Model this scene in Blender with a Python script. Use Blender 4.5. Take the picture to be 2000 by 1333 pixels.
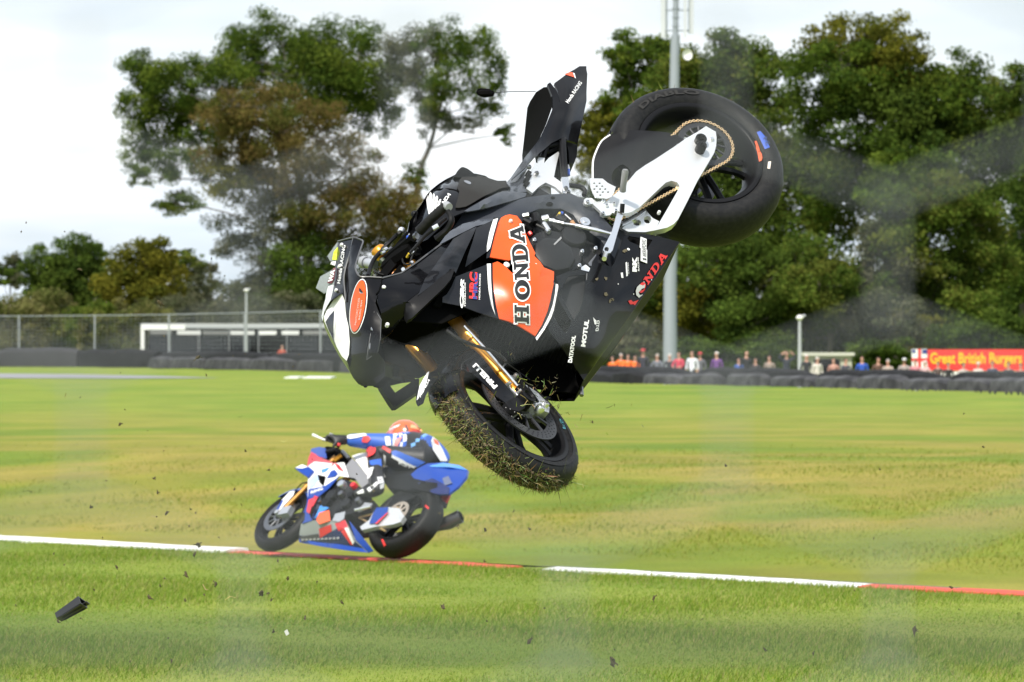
import bpy, bmesh, math, random
import numpy as np
from mathutils import Vector, Matrix
from mathutils.bvhtree import BVHTree
from mathutils.geometry import delaunay_2d_cdt
R_ = math.radians
random.seed(7); rng = np.random.default_rng(7)
sc = bpy.context.scene
for o in list(bpy.data.objects): bpy.data.objects.remove(o)
C = sc.collection

# ------------------------------------------------------------------ camera
FPX, CX, CY, CAMH = 11880.0, 1000.0, 666.5, 1.76      # focal length in photo pixels, principal point, eye height
cam_d = bpy.data.cameras.new('camera'); cam = bpy.data.objects.new('camera', cam_d); C.objects.link(cam)
cam.location = (0, 0, CAMH); cam.rotation_euler = (R_(90), 0, 0)
cam_d.sensor_width = 36; cam_d.lens = FPX / 2000 * 36
cam_d.clip_start = 0.1; cam_d.clip_end = 9000
cam_d.dof.use_dof = True; cam_d.dof.focus_distance = 21.6; cam_d.dof.aperture_fstop = 16
sc.camera = cam

# ------------------------------------------------------------------ sky, sun, exposure
SUN_EL, SUN_AZ = R_(52), R_(205)        # azimuth from +Y (view direction), positive to the right: high behind the camera, a little left
wd = bpy.data.worlds.new('World'); sc.world = wd; wd.use_nodes = True
nt = wd.node_tree; nt.nodes.clear()
def wn(t, **k):
    n = nt.nodes.new(t)
    for a, v in k.items(): setattr(n, a, v)
    return n
wo = wn('ShaderNodeOutputWorld'); bg = wn('ShaderNodeBackground')
sky = wn('ShaderNodeTexSky', sky_type='NISHITA'); sky.sun_disc = False
sky.sun_elevation = SUN_EL; sky.sun_rotation = SUN_AZ
tc = wn('ShaderNodeTexCoord'); sx = wn('ShaderNodeSeparateXYZ'); L = nt.links.new; L(tc.outputs['Generated'], sx.inputs[0])
def wmath(op, a, b=None):
    n = wn('ShaderNodeMath', operation=op)
    for i, v in enumerate((a, b)):
        if v is None: continue
        if isinstance(v, (int, float)): n.inputs[i].default_value = v
        else: L(v, n.inputs[i])
    return n.outputs[0]
den = wmath('ADD', wmath('MAXIMUM', sx.outputs[2], 0.), .16)             # a flat cloud deck seen from below
cv = wn('ShaderNodeCombineXYZ'); L(wmath('DIVIDE', sx.outputs[0], den), cv.inputs[0]); L(wmath('DIVIDE', sx.outputs[1], den), cv.inputs[1])
def wnoise(scale, detail, off):
    m = wn('ShaderNodeMapping'); m.inputs['Location'].default_value = off; L(cv.outputs[0], m.inputs[0])
    n = wn('ShaderNodeTexNoise'); n.inputs['Scale'].default_value = scale; n.inputs['Detail'].default_value = detail; n.inputs['Roughness'].default_value = .55; L(m.outputs[0], n.inputs[0]); return n.outputs[0]
def wramp(f, a, b, ca, cb):
    r = wn('ShaderNodeValToRGB'); r.color_ramp.elements[0].position = a; r.color_ramp.elements[1].position = b; r.color_ramp.elements[0].color = (*ca, 1); r.color_ramp.elements[1].color = (*cb, 1); L(f, r.inputs[0]); return r.outputs[0]
cover = wramp(wnoise(.55, 5, (3.1, 1.7, 0)), .40, .58, (.42,) * 3, (.97,) * 3)
shade = wramp(wnoise(1.5, 4, (.4, 5.2, 0)), .36, .62, (7.0, 8.0, 9.0), (10.4, 10.7, 11.0))
mx = wn('ShaderNodeMixRGB'); L(cover, mx.inputs[0]); L(sky.outputs[0], mx.inputs[1]); L(shade, mx.inputs[2]); L(mx.outputs[0], bg.inputs[0]); L(bg.outputs[0], wo.inputs[0])
bg.inputs[1].default_value = 0.080
sd = bpy.data.lights.new('sun', 'SUN'); so = bpy.data.objects.new('sun', sd); C.objects.link(so)
sd.energy = 3.5; sd.angle = R_(4); sd.color = (1, .95, .86)
sv = Vector((math.sin(SUN_AZ) * math.cos(SUN_EL), math.cos(SUN_AZ) * math.cos(SUN_EL), math.sin(SUN_EL)))
so.rotation_euler = sv.to_track_quat('Z', 'Y').to_euler(); so.location = (0, -20, 60)
sc.view_settings.view_transform = 'Standard'; sc.view_settings.look = 'None'
sc.view_settings.exposure = 0.62; sc.view_settings.gamma = 1
sc.render.engine = 'CYCLES'

# ------------------------------------------------------------------ helpers
def W(px, py, D):                       # a pixel of the photo at distance D -> world point
    return Vector(((px - CX) / FPX * D, D, CAMH - (py - CY) / FPX * D))
_m = {}
def mat(name, col, rough=.5, metal=0., coat=0., spec=.5, noise=None, bump=0., nscale=20., trans=0., alpha=1., var=None, attr=None, croughn=.05):
    if name in _m: return _m[name]
    m = bpy.data.materials.new(name); m.use_nodes = True; n = m.node_tree.nodes; b = n['Principled BSDF']; l = m.node_tree.links.new
    b.inputs['Base Color'].default_value = (*col, 1); b.inputs['Roughness'].default_value = rough; b.inputs['Metallic'].default_value = metal
    b.inputs['Coat Weight'].default_value = coat; b.inputs['Coat Roughness'].default_value = croughn; b.inputs['Specular IOR Level'].default_value = spec
    b.inputs['Transmission Weight'].default_value = trans; b.inputs['Alpha'].default_value = alpha
    t = None
    if noise or bump:
        tc = n.new('ShaderNodeTexCoord'); t = n.new('ShaderNodeTexNoise'); t.inputs['Scale'].default_value = nscale; t.inputs['Detail'].default_value = 5
        l(tc.outputs['Object'], t.inputs[0])
    if noise:                            # noise = second colour
        r = n.new('ShaderNodeValToRGB'); r.color_ramp.elements[0].position = .38; r.color_ramp.elements[1].position = .66
        r.color_ramp.elements[0].color = (*col, 1); r.color_ramp.elements[1].color = (*noise, 1)
        l(t.outputs[0], r.inputs[0]); l(r.outputs[0], b.inputs['Base Color'])
    if attr:                             # per-piece colour stored on the mesh
        a = n.new('ShaderNodeAttribute'); a.attribute_name = attr; l(a.outputs['Color'], b.inputs['Base Color'])
    if bump:
        bp = n.new('ShaderNodeBump'); bp.inputs['Strength'].default_value = bump; bp.inputs['Distance'].default_value = .01
        l(t.outputs[0], bp.inputs['Height']); l(bp.outputs[0], b.inputs['Normal'])
    _m[name] = m; return m
def mobj(name, vs, fs, m=None, parent=None, smooth=None, mi=None):
    me = bpy.data.meshes.new(name); me.from_pydata([tuple(v) for v in vs], [], fs)
    for x in (m if isinstance(m, (list, tuple)) else [m]):
        if x: me.materials.append(x)
    if mi is not None: me.polygons.foreach_set('material_index', mi)
    bm = bmesh.new(); bm.from_mesh(me); bmesh.ops.recalc_face_normals(bm, faces=bm.faces); bm.to_mesh(me); bm.free()
    if smooth is not None:
        me.shade_smooth()
        if smooth > 0: me.set_sharp_from_angle(angle=R_(smooth))
    me.update()
    o = bpy.data.objects.new(name, me); C.objects.link(o)
    if parent: o.parent = parent
    return o
def tag(o, label=None, cat=None, group=None, kind=None):
    if label: o['label'] = label
    if cat: o['category'] = cat
    if group: o['group'] = group
    if kind: o['kind'] = kind
    return o
def empty(name, loc=(0, 0, 0)):
    o = bpy.data.objects.new(name, None); o.location = loc; o.empty_display_size = .1; C.objects.link(o); return o
class MB:                                # collects shapes for one mesh
    def __init__(s): s.v = []; s.f = []; s.mi = []
    def add(s, vs, fs, k=0):
        n = len(s.v); s.v += [tuple(v) for v in vs]; s.f += [tuple(i + n for i in f) for f in fs]; s.mi += [k] * len(fs)
    def box(s, c, dx, dy, dz, k=0):      # c centre; dx,dy,dz half-extent vectors
        c, dx, dy, dz = map(Vector, (c, dx, dy, dz)); vs = [c + dx * a + dy * b + dz * e for a in (-1, 1) for b in (-1, 1) for e in (-1, 1)]
        s.add(vs, [(0, 1, 3, 2), (4, 6, 7, 5), (0, 4, 5, 1), (2, 3, 7, 6), (0, 2, 6, 4), (1, 5, 7, 3)], k)
    def abox(s, x0, x1, y0, y1, z0, z1, k=0):
        s.box(((x0 + x1) / 2, (y0 + y1) / 2, (z0 + z1) / 2), ((x1 - x0) / 2, 0, 0), (0, (y1 - y0) / 2, 0), (0, 0, (z1 - z0) / 2), k)
    def tube(s, pts, r, n=8, k=0, cap=True, curve=0):
        pts = [Vector(p) for p in pts]; rs = r if isinstance(r, (list, tuple)) else [r] * len(pts)
        if curve and len(pts) > 2:
            P, Q = [], []
            for i in range(len(pts) - 1):
                a, b, c, d = pts[max(i - 1, 0)], pts[i], pts[i + 1], pts[min(i + 2, len(pts) - 1)]
                for j in range(curve):
                    t = j / curve; P.append(.5 * (2 * b + (c - a) * t + (2 * a - 5 * b + 4 * c - d) * t * t + (3 * b - a - 3 * c + d) * t ** 3)); Q.append(rs[i] + (rs[i + 1] - rs[i]) * t)
            P.append(pts[-1]); Q.append(rs[-1]); pts, rs = P, Q
        vs = []; u = None
        for i, p in enumerate(pts):
            d = (pts[min(i + 1, len(pts) - 1)] - pts[max(i - 1, 0)]).normalized()
            if u is None: u = d.orthogonal().normalized()
            u = (u - d * u.dot(d)); u = u.normalized() if u.length > 1e-6 else d.orthogonal().normalized()
            w = d.cross(u)
            vs += [p + (u * math.cos(2 * math.pi * j / n) + w * math.sin(2 * math.pi * j / n)) * rs[i] for j in range(n)]
        fs = [(i * n + j, i * n + (j + 1) % n, (i + 1) * n + (j + 1) % n, (i + 1) * n + j) for i in range(len(pts) - 1) for j in range(n)]
        if cap: fs += [tuple(range(n)), tuple(range((len(pts) - 1) * n, len(pts) * n))]
        s.add(vs, fs, k)
    def lathe(s, o, ax, prof, n=24, k=0, a0=0., a1=2 * math.pi, closed=False, ref=None):   # prof = [(radius, height along axis)]
        o, ax = Vector(o), Vector(ax).normalized(); u = (Vector(ref) if ref else ax.orthogonal()); u = (u - ax * u.dot(ax)).normalized(); w = ax.cross(u)
        full = abs(a1 - a0 - 2 * math.pi) < 1e-6; na = n if full else n + 1; vs = []
        for i in range(na):
            a = a0 + (a1 - a0) * i / n
            vs += [o + ax * h + (u * math.cos(a) + w * math.sin(a)) * r for r, h in prof]
        m = len(prof); fs = []
        for i in range(n):
            i2 = (i + 1) % na if full else i + 1
            for j in range(m if closed else m - 1):
                j2 = (j + 1) % m; fs.append((i * m + j, i * m + j2, i2 * m + j2, i2 * m + j))
        s.add(vs, fs, k)
    def sphere(s, c, rx, ry=None, rz=None, n=10, k=0):
        ry = ry or rx; rz = rz or rx; c = Vector(c); vs = [c + Vector((0, 0, rz))]; m = n // 2
        for i in range(1, m):
            t = math.pi * i / m
            vs += [c + Vector((rx * math.sin(t) * math.cos(2 * math.pi * j / n), ry * math.sin(t) * math.sin(2 * math.pi * j / n), rz * math.cos(t))) for j in range(n)]
        vs.append(c - Vector((0, 0, rz))); fs = [(0, 1 + j, 1 + (j + 1) % n) for j in range(n)]
        for i in range(m - 2):
            fs += [(1 + i * n + j, 1 + (i + 1) * n + j, 1 + (i + 1) * n + (j + 1) % n, 1 + i * n + (j + 1) % n) for j in range(n)]
        e = len(vs) - 1; b = 1 + (m - 2) * n; fs += [(e, b + (j + 1) % n, b + j) for j in range(n)]
        s.add(vs, fs, k)
    def build(s, name, m, parent=None, smooth=None):
        return mobj(name, s.v, s.f, m, parent, smooth, s.mi)

def inside(poly, x, y):
    r = False; n = len(poly); j = n - 1
    for i in range(n):
        xi, yi = poly[i][0], poly[i][1]; xj, yj = poly[j][0], poly[j][1]
        if (yi > y) != (yj > y) and x < (xj - xi) * (y - yi) / (yj - yi) + xi: r = not r
        j = i
    return r
def resample(poly, res):
    out = []
    for i, a in enumerate(poly):
        b = poly[(i + 1) % len(poly)]; d = math.hypot(b[0] - a[0], b[1] - a[1]); k = max(1, int(math.ceil(d / res)))
        for j in range(k):
            t = j / k; out.append(tuple(a[q] + (b[q] - a[q]) * t for q in range(len(a))))
    return out
def smoothpoly(poly, k=4):               # closed Catmull-Rom through the points
    n = len(poly); out = []
    for i in range(n):
        a, b, c, d = [np.array(poly[(i + q) % n], float) for q in (-1, 0, 1, 2)]
        for j in range(k):
            t = j / k; out.append(tuple(.5 * (2 * b + (c - a) * t + (2 * a - 5 * b + 4 * c - d) * t * t + (3 * b - a - 3 * c + d) * t ** 3)))
    return out
def fill2d(polys, holes=(), res=12., extra=()):      # union of polygons minus holes -> (verts2d, tris)
    pts, edges = [], []
    for P in list(polys) + list(holes):
        Q = resample(P, res); n = len(pts); pts += [Vector(q[:2]) for q in Q]; edges += [(n + i, n + (i + 1) % len(Q)) for i in range(len(Q))]
    bx = [p.x for p in pts]; by = [p.y for p in pts]; bp = np.array([(p.x, p.y) for p in pts])
    y = min(by) + res * .5; row = 0
    while y < max(by):
        x = min(bx) + res * (.5 if row % 2 else .0)
        while x < max(bx):
            if any(inside(P, x, y) for P in polys) and not any(inside(h, x, y) for h in holes) and np.min((bp[:, 0] - x) ** 2 + (bp[:, 1] - y) ** 2) > (res * .55) ** 2: pts.append(Vector((x, y)))
            x += res
        y += res * .87; row += 1
    pts += [Vector(e[:2]) for e in extra]
    v, e, f, *_ = delaunay_2d_cdt(pts, edges, [], 0, 1e-4)
    tr = []
    for t in f:
        cx = sum(v[i].x for i in t) / len(t); cy = sum(v[i].y for i in t) / len(t)
        if any(inside(P, cx, cy) for P in polys) and not any(inside(h, cx, cy) for h in holes): tr.append(tuple(t))
    used = sorted({i for t in tr for i in t}); mp = {a: b for b, a in enumerate(used)}
    return [(v[i].x, v[i].y) for i in used], [tuple(mp[i] for i in t) for t in tr]
def tps(ctrl):                           # thin-plate spline y(px,py)
    c = np.array(ctrl, float); c = c[np.unique(np.round(c[:, :2], 1), axis=0, return_index=True)[1]]
    o = c[:, :2].mean(0); s = max(np.ptp(c[:, 0]), np.ptp(c[:, 1]), 1e-6); p = (c[:, :2] - o) / s; n = len(p)
    def U(r2): return np.where(r2 > 1e-12, r2 * np.log(np.maximum(r2, 1e-12)), 0)
    K = U(((p[:, None] - p[None]) ** 2).sum(2)) + np.eye(n) * 1e-3; P = np.c_[np.ones(n), p]
    A = np.block([[K, P], [P.T, np.zeros((3, 3))]]); w = np.linalg.lstsq(A, np.r_[c[:, 2], np.zeros(3)], rcond=None)[0]
    def f(x, y):
        q = (np.array([x, y]) - o) / s; return float(U(((p - q) ** 2).sum(1)) @ w[:n] + w[n] + w[n + 1] * q[0] + w[n + 2] * q[1])
    return f

class Rig:                               # a body with a pose: axes forward, left, up; turns photo pixels + sideways offset into body coordinates
    def __init__(s, origin, F, Lv, root, ml=None):
        s.ml = ml
        F = Vector(F).normalized(); Lv = Vector(Lv); Lv = (Lv - F * Lv.dot(F)).normalized(); U = F.cross(Lv)
        s.o, s.F, s.L, s.U = Vector(origin), F, Lv, U; s.R = Matrix((F, Lv, U)).transposed(); s.root = root
        s.cam = s.loc(Vector((0, 0, CAMH)))
    def own(s, o, parent=None):
        if parent is None and s.ml is not None: o.matrix_local = s.ml
        return o
    def mb(s, b, name, m, smooth=None, parent=None): return s.own(b.build(name, m, parent or s.root, smooth), parent)
    def loc(s, w): return s.R.transposed() @ (w - s.o)
    def B(s, px, py, y):                 # pixel on the plane 'y to the left of the mid-plane'
        d = s.R.transposed() @ Vector(((px - CX) / FPX, 1, -(py - CY) / FPX)); t = (y - s.cam.y) / d.y
        return s.cam + d * t
    def px(s, p):
        w = s.o + s.R @ Vector(p) - Vector((0, 0, CAMH)); return (CX + FPX * w.x / w.y, CY - FPX * w.z / w.y)
    def panel(s, name, pts, m, thick=.004, ctrl=(), holes=(), res=14, smooth=35, mirror=False, parent=None, curve=0, flat=False):
        P = smoothpoly(pts, curve) if curve else pts
        if isinstance(P[0], tuple) and len(P[0]) == 2: raise ValueError(name)
        B0 = resample(P, res); f = tps(list(B0)[::max(1, len(B0) // 90)] + list(ctrl))
        v2, tr = fill2d([B0], holes, res, ctrl); lut = {(round(b[0], 2), round(b[1], 2)): b[2] for b in B0}
        out = [s.B(x, y, lut.get((round(x, 2), round(y, 2)), None) if (round(x, 2), round(y, 2)) in lut else f(x, y)) for x, y in v2]
        vs, fs = shell(out, tr, thick)
        o = s.own(mobj(name, vs, fs, m, parent or s.root, smooth), parent)
        o_b = BVHTree.FromPolygons([tuple(p) for p in out], tr); bv[o.name] = o_b
        if mirror: s.own(mobj(name, [(a[0], -a[1], a[2]) for a in vs], fs, m, parent or s.root, smooth), parent)
        return o
    def drape(s, name, polys, m, on, holes=(), off=.0015, thick=.0, res=12, y=.2, parent=None, smooth=35):
        v2, tr = fill2d(polys, holes, res); return s.drape_mesh(name, v2, tr, m, on, off, thick, y, parent, smooth)
    def drape_mesh(s, name, v2, tr, m, on, off=.0015, thick=0., y=.2, parent=None, smooth=35):
        on = on if isinstance(on, (list, tuple)) else [on]; vs = []
        for x, yy in v2:
            tgt = s.B(x, yy, 0); d = (tgt - s.cam).normalized(); best = None
            for o in on:
                h = bv[o.name].ray_cast(s.cam, d)
                if h[0] is not None and (best is None or h[3] < best[3]): best = h
            if best is None: vs.append(None); continue
            nrm = best[1] if best[1].dot(d) < 0 else -best[1]; vs.append(best[0] + nrm * off - d * off * .3)
        good = [i for i, v in enumerate(vs) if v is not None]
        for i, v in enumerate(vs):
            if v is None:
                if good:
                    j = min(good, key=lambda g: (v2[g][0] - v2[i][0]) ** 2 + (v2[g][1] - v2[i][1]) ** 2); vs[i] = s.B(*v2[i], vs[j].y)
                else: vs[i] = s.B(*v2[i], y)
        if thick: V, Fc = shell(vs, tr, thick)
        else: V, Fc = vs, tr
        o = s.own(mobj(name, V, Fc, m, parent or s.root, smooth), parent); bv[o.name] = BVHTree.FromPolygons([tuple(p) for p in vs], tr); return o
    def text(s, txt, p0, p1, up, m, on, name='lettering', bold=.0, shear=0., off=.002, parent=None, y=.2, space=1., stretch=True):
        # p0->p1 the baseline in pixels, up = cap height vector in pixels
        cu = bpy.data.curves.new('t', 'FONT'); cu.body = txt; cu.offset = bold; cu.shear = shear; cu.space_character = space; cu.resolution_u = 3
        to = bpy.data.objects.new('t', cu); C.objects.link(to); dg = bpy.context.evaluated_depsgraph_get(); me = to.evaluated_get(dg).to_mesh()
        V = np.array([v.co[:2] for v in me.vertices]); Fc = [tuple(p.vertices) for p in me.polygons]
        to.evaluated_get(dg).to_mesh_clear(); C.objects.unlink(to); bpy.data.objects.remove(to)
        if not len(V): return
        lo, hi = V.min(0), V.max(0); n = (V - lo) / (hi - lo)
        p0, p1, up = map(np.array, (p0, p1, up)); Q = p0 + np.outer(n[:, 0], p1 - p0) + np.outer(n[:, 1], up)
        return s.drape_mesh(name, [tuple(q) for q in Q], Fc, m, on, off, 0, y, parent, None)
bv = {}
def shell(out, tr, thick, d=None):
    n = len(out); out = [Vector(p) for p in out]
    sg = 1 if thick >= 0 else -1
    inn = [p - (Vector((0, thick, 0)) if d is None else Vector(d) * thick) for p in out]; fs = [tuple(t) for t in tr] + [tuple(i + n for i in t[::-1]) for t in tr]
    cnt = {}
    for t in tr:
        for i in range(len(t)):
            e = (t[i], t[(i + 1) % len(t)]); k = tuple(sorted(e)); cnt[k] = None if k in cnt else e
    for e in cnt.values():
        if e: fs.append((e[0], e[1], e[1] + n, e[0] + n))
    return out + inn, fs
def Z(x0, y0, k):                        # point lists read off an enlarged view of the photo
    def f(txt, y=None):
        out = []
        for a in txt.split():
            q = [float(t) for t in a.split(',')]; out.append((x0 + q[0] * k, y0 + q[1] * k) + ((q[2],) if len(q) > 2 else ((y,) if y is not None else ())))
        return out
    return f
zA, zB, zC, zD, zE = Z(600, 100, .3), Z(1000, 100, .3), Z(600, 400, .315), Z(880, 380, .24), Z(800, 600, .2851)
zG, zH, zI, zJ, zK = Z(1140, 160, .255), Z(600, 440, .15), Z(680, 440, .15), Z(640, 600, .1651), Z(1080, 440, .15)
zL, zM, zN, zF, z1 = Z(1000, 620, .1275), Z(980, 250, .15), Z(780, 320, .165), Z(470, 800, .24), Z(0, 0, 1.)
def circ(c, r, n=10, ry=None): return [(c[0] + r * math.cos(2 * math.pi * i / n), c[1] + (ry or r) * math.sin(2 * math.pi * i / n)) for i in range(n)]
# ================================================================== ground
KA, KB = Vector((-4.52, 53.7)), Vector((3.53, 41.9))              # near edge of the kerb, plan view
kd = (KB - KA).normalized(); kn = Vector((-kd.y, kd.x));
if kn.y < 0: kn = -kn
def tk(x, y): return (x - KA.x) * kn.x + (y - KA.y) * kn.y
BPX = [-400, 0, 270, 640, 1180, 1400, 1700, 2000, 2400]; BD = [440, 422, 406, 345, 256, 244, 224, 208, 190]
def bdist(px): return float(np.interp(px, BPX, BD))
def behind(x, y): return y - bdist(CX + FPX * x / max(y, 1.))
def sst(a, b, t): t = min(1, max(0, (t - a) / (b - a))); return t * t * (3 - 2 * t)
def gz(x, y):
    t = tk(x, y); z = 0.
    if .5 < t < 26: z = (-.14 * min(1, (t - .5) / 1.2) - .50 * min(1, max(0, (t - .5) / 9))) * (1 - sst(9.5, 26, t))
    if y > 150: z -= .45 * sst(.8, 4., behind(x, y))
    if y > 600: z += 4.5 * sst(600, 1100, y) + 14 * sst(1100, 2600, y)
    return z
ys = [0, 8, 16, 24] + list(np.arange(29, 100, .8)) + list(np.arange(100, 190, 6)) + list(np.arange(190, 460, 4)) + [480, 520, 560, 600, 700, 850, 1000, 1200, 1500, 2000, 2600, 3500, 5000]
xs = [-4000, -900, -250, -90] + list(np.arange(-60, -14, 4)) + list(np.arange(-14, 14.1, .8)) + list(np.arange(16, 61, 4)) + [90, 250, 900, 4000]
vs = [(x, y, gz(x, y)) for y in ys for x in xs]; nx = len(xs)
fs = [(j * nx + i, j * nx + i + 1, (j + 1) * nx + i + 1, (j + 1) * nx + i) for j in range(len(ys) - 1) for i in range(nx - 1)]
def ground_mat():
    m = bpy.data.materials.new('mown grass'); m.use_nodes = True; n = m.node_tree.nodes; b = n['Principled BSDF']; l = m.node_tree.links.new
    b.inputs['Roughness'].default_value = .9; b.inputs['Specular IOR Level'].default_value = .15
    g = n.new('ShaderNodeNewGeometry'); mp = n.new('ShaderNodeMapping'); mp.inputs['Scale'].default_value = (.10, .085, .1); mp.inputs['Rotation'].default_value = (0, 0, R_(4)); l(g.outputs['Position'], mp.inputs[0])
    def noise(s, d=6, r=.6, src=mp.outputs[0]):
        t = n.new('ShaderNodeTexNoise'); t.inputs['Scale'].default_value = s; t.inputs['Detail'].default_value = d; t.inputs['Roughness'].default_value = r; l(src, t.inputs[0]); return t.outputs[0]
    def ramp(f, st):
        r = n.new('ShaderNodeValToRGB'); e = r.color_ramp.elements
        while len(e) < len(st): e.new(.5)
        for q, (p, c) in zip(e, st): q.position = p; q.color = (*c, 1)
        l(f, r.inputs[0]); return r.outputs[0]
    def mix(f, a, c, mode='MIX'):
        x = n.new('ShaderNodeMixRGB'); x.blend_type = mode
        if isinstance(f, float): x.inputs[0].default_value = f
        else: l(f, x.inputs[0])
        l(a, x.inputs[1]); l(c, x.inputs[2]); return x.outputs[0]
    big = noise(1.0, 5, .55); med = noise(4.5, 6, .6)
    dry = ramp(big, [(.30, (.140, .210, .024)), (.41, (.200, .228, .030)), (.47, (.245, .238, .042)), (.52, (.285, .248, .058)), (.57, (.200, .228, .032)), (.64, (.140, .210, .024)), (.74, (.22, .240, .036))])
    lush = ramp(big, [(.33, (.130, .225, .026)), (.52, (.220, .270, .044)), (.66, (.150, .240, .030))])
    sx = n.new('ShaderNodeSeparateXYZ'); l(g.outputs['Position'], sx.inputs[0])
    mr = n.new('ShaderNodeMapRange'); mr.inputs[1].default_value = 50; mr.inputs[2].default_value = 62; l(sx.outputs['Y'], mr.inputs[0])       # rougher, drier grass beyond the circuit
    mr2 = n.new('ShaderNodeMapRange'); mr2.inputs[1].default_value = 95; mr2.inputs[2].default_value = 165; l(sx.outputs['Y'], mr2.inputs[0])
    sub = n.new('ShaderNodeMath'); sub.operation = 'SUBTRACT'; l(mr.outputs[0], sub.inputs[0]); l(mr2.outputs[0], sub.inputs[1])
    base = mix(sub.outputs[0], lush, dry)
    fine = noise(26, 4, .7, g.outputs['Position']); fr = ramp(fine, [(.3, (.72, .72, .70)), (.7, (1.25, 1.22, 1.2))])
    mr3 = ramp(med, [(.3, (.80, .82, .8)), (.7, (1.18, 1.14, 1.1))])
    c = mix(1.0, mix(1.0, base, fr, 'MULTIPLY'), mr3, 'MULTIPLY')
    mr4 = n.new('ShaderNodeMapRange'); mr4.inputs[1].default_value = 600; mr4.inputs[2].default_value = 900; l(sx.outputs['Y'], mr4.inputs[0])
    fld = n.new('ShaderNodeRGB'); fld.outputs[0].default_value = (.34, .27, .19, 1)                                                            # stubble field on the far rise
    c = mix(mr4.outputs[0], c, fld.outputs[0]); l(c, b.inputs['Base Color'])
    bp = n.new('ShaderNodeBump'); bp.inputs['Strength'].default_value = .6; bp.inputs['Distance'].default_value = .05; l(fine, bp.inputs['Height']); l(bp.outputs[0], b.inputs['Normal'])
    return m
tag(mobj('ground', vs, fs, ground_mat(), smooth=0), kind='structure')

# grass blades where they can be told from the turf
def quads(name, V, cols, m, parent=None):           # V (n,k,3): n faces of k corners with one colour each
    n, k = V.shape[:2]; me = bpy.data.meshes.new(name); me.vertices.add(n * k); me.vertices.foreach_set('co', V.astype('f').ravel()); me.loops.add(n * k); me.loops.foreach_set('vertex_index', np.arange(n * k, dtype='i'))
    me.polygons.add(n); me.polygons.foreach_set('loop_start', np.arange(0, n * k, k, dtype='i')); me.update(calc_edges=True)
    a = me.color_attributes.new('tint', 'FLOAT_COLOR', 'POINT'); a.data.foreach_set('color', np.repeat(np.c_[cols, np.ones(n)], k, axis=0).astype('f').ravel())
    me.materials.append(m); o = bpy.data.objects.new(name, me); C.objects.link(o)
    if parent: o.parent = parent
    return o
def leafmat(name, tr=.35):
    m = bpy.data.materials.new(name); m.use_nodes = True; n = m.node_tree.nodes; n.remove(n['Principled BSDF']); l = m.node_tree.links.new; out = n['Material Output']
    a = n.new('ShaderNodeAttribute'); a.attribute_name = 'tint'; d = n.new('ShaderNodeBsdfDiffuse'); t = n.new('ShaderNodeBsdfTranslucent'); x = n.new('ShaderNodeMixShader'); x.inputs[0].default_value = tr
    l(a.outputs['Color'], d.inputs[0]); l(a.outputs['Color'], t.inputs[0]); l(d.outputs[0], x.inputs[1]); l(t.outputs[0], x.inputs[2]); l(x.outputs[0], out.inputs[0]); return m
GRASSM = leafmat('grass blade', .3); LEAF = leafmat('leaf', .35)
def lawn(name, n, y0, y1, hmin, hmax, wid, side, label):
    y = rng.uniform(y0 ** 2, y1 ** 2, n * 2) ** .5; x = rng.uniform(-1, 1, n * 2) * y * .0885
    t = (x - KA.x) * kn.x + (y - KA.y) * kn.y; ok = (t < -.02) if side < 0 else (t > 12); 
    if side > 0: ok &= rng.random(n * 2) < np.clip((y1 - y) / (y1 - y0) * 1.3, 0, 1) ** 1.5
    x, y = x[ok][:n], y[ok][:n]; n = len(x)
    z = np.array([gz(a, b_) for a, b_ in zip(x, y)]) if side > 0 else np.zeros(n)
    p = np.c_[x, y, z - .004]; h = rng.uniform(hmin, hmax, n) * (1 + .5 * np.sin(x * 1.3 + 2 * np.sin(y * .7))) * .8; an = rng.uniform(0, 2 * np.pi, n); s = np.c_[np.cos(an), np.sin(an), np.zeros(n)] * wid
    lean = np.c_[rng.normal(.25, .45, n), rng.normal(0, .45, n), np.ones(n)] * h[:, None]
    V = np.stack([p - s, p + s, p + lean], 1); k = rng.random(n)[:, None]; br = rng.uniform(.85, 1.15, n)[:, None]
    col = np.where(k < .62, np.array([.145, .238, .028]), np.where(k < .85, np.array([.225, .270, .042]), np.array([.34, .31, .12]))) * br
    if side > 0: col = np.where(k < .4, np.array([.145, .210, .025]), np.where(k < .75, np.array([.205, .230, .033]), np.array([.29, .26, .07]))) * br
    tag(quads(name, V, col, GRASSM), label, 'grass', kind='stuff')
lawn('grass', 150000, 30, 54, .015, .048, .0028, -1, 'short bright green turf in front of the painted kerb')
lawn('grass', 60000, 58, 105, .02, .055, .006, 1, 'drier olive grass beyond the circuit')

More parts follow.
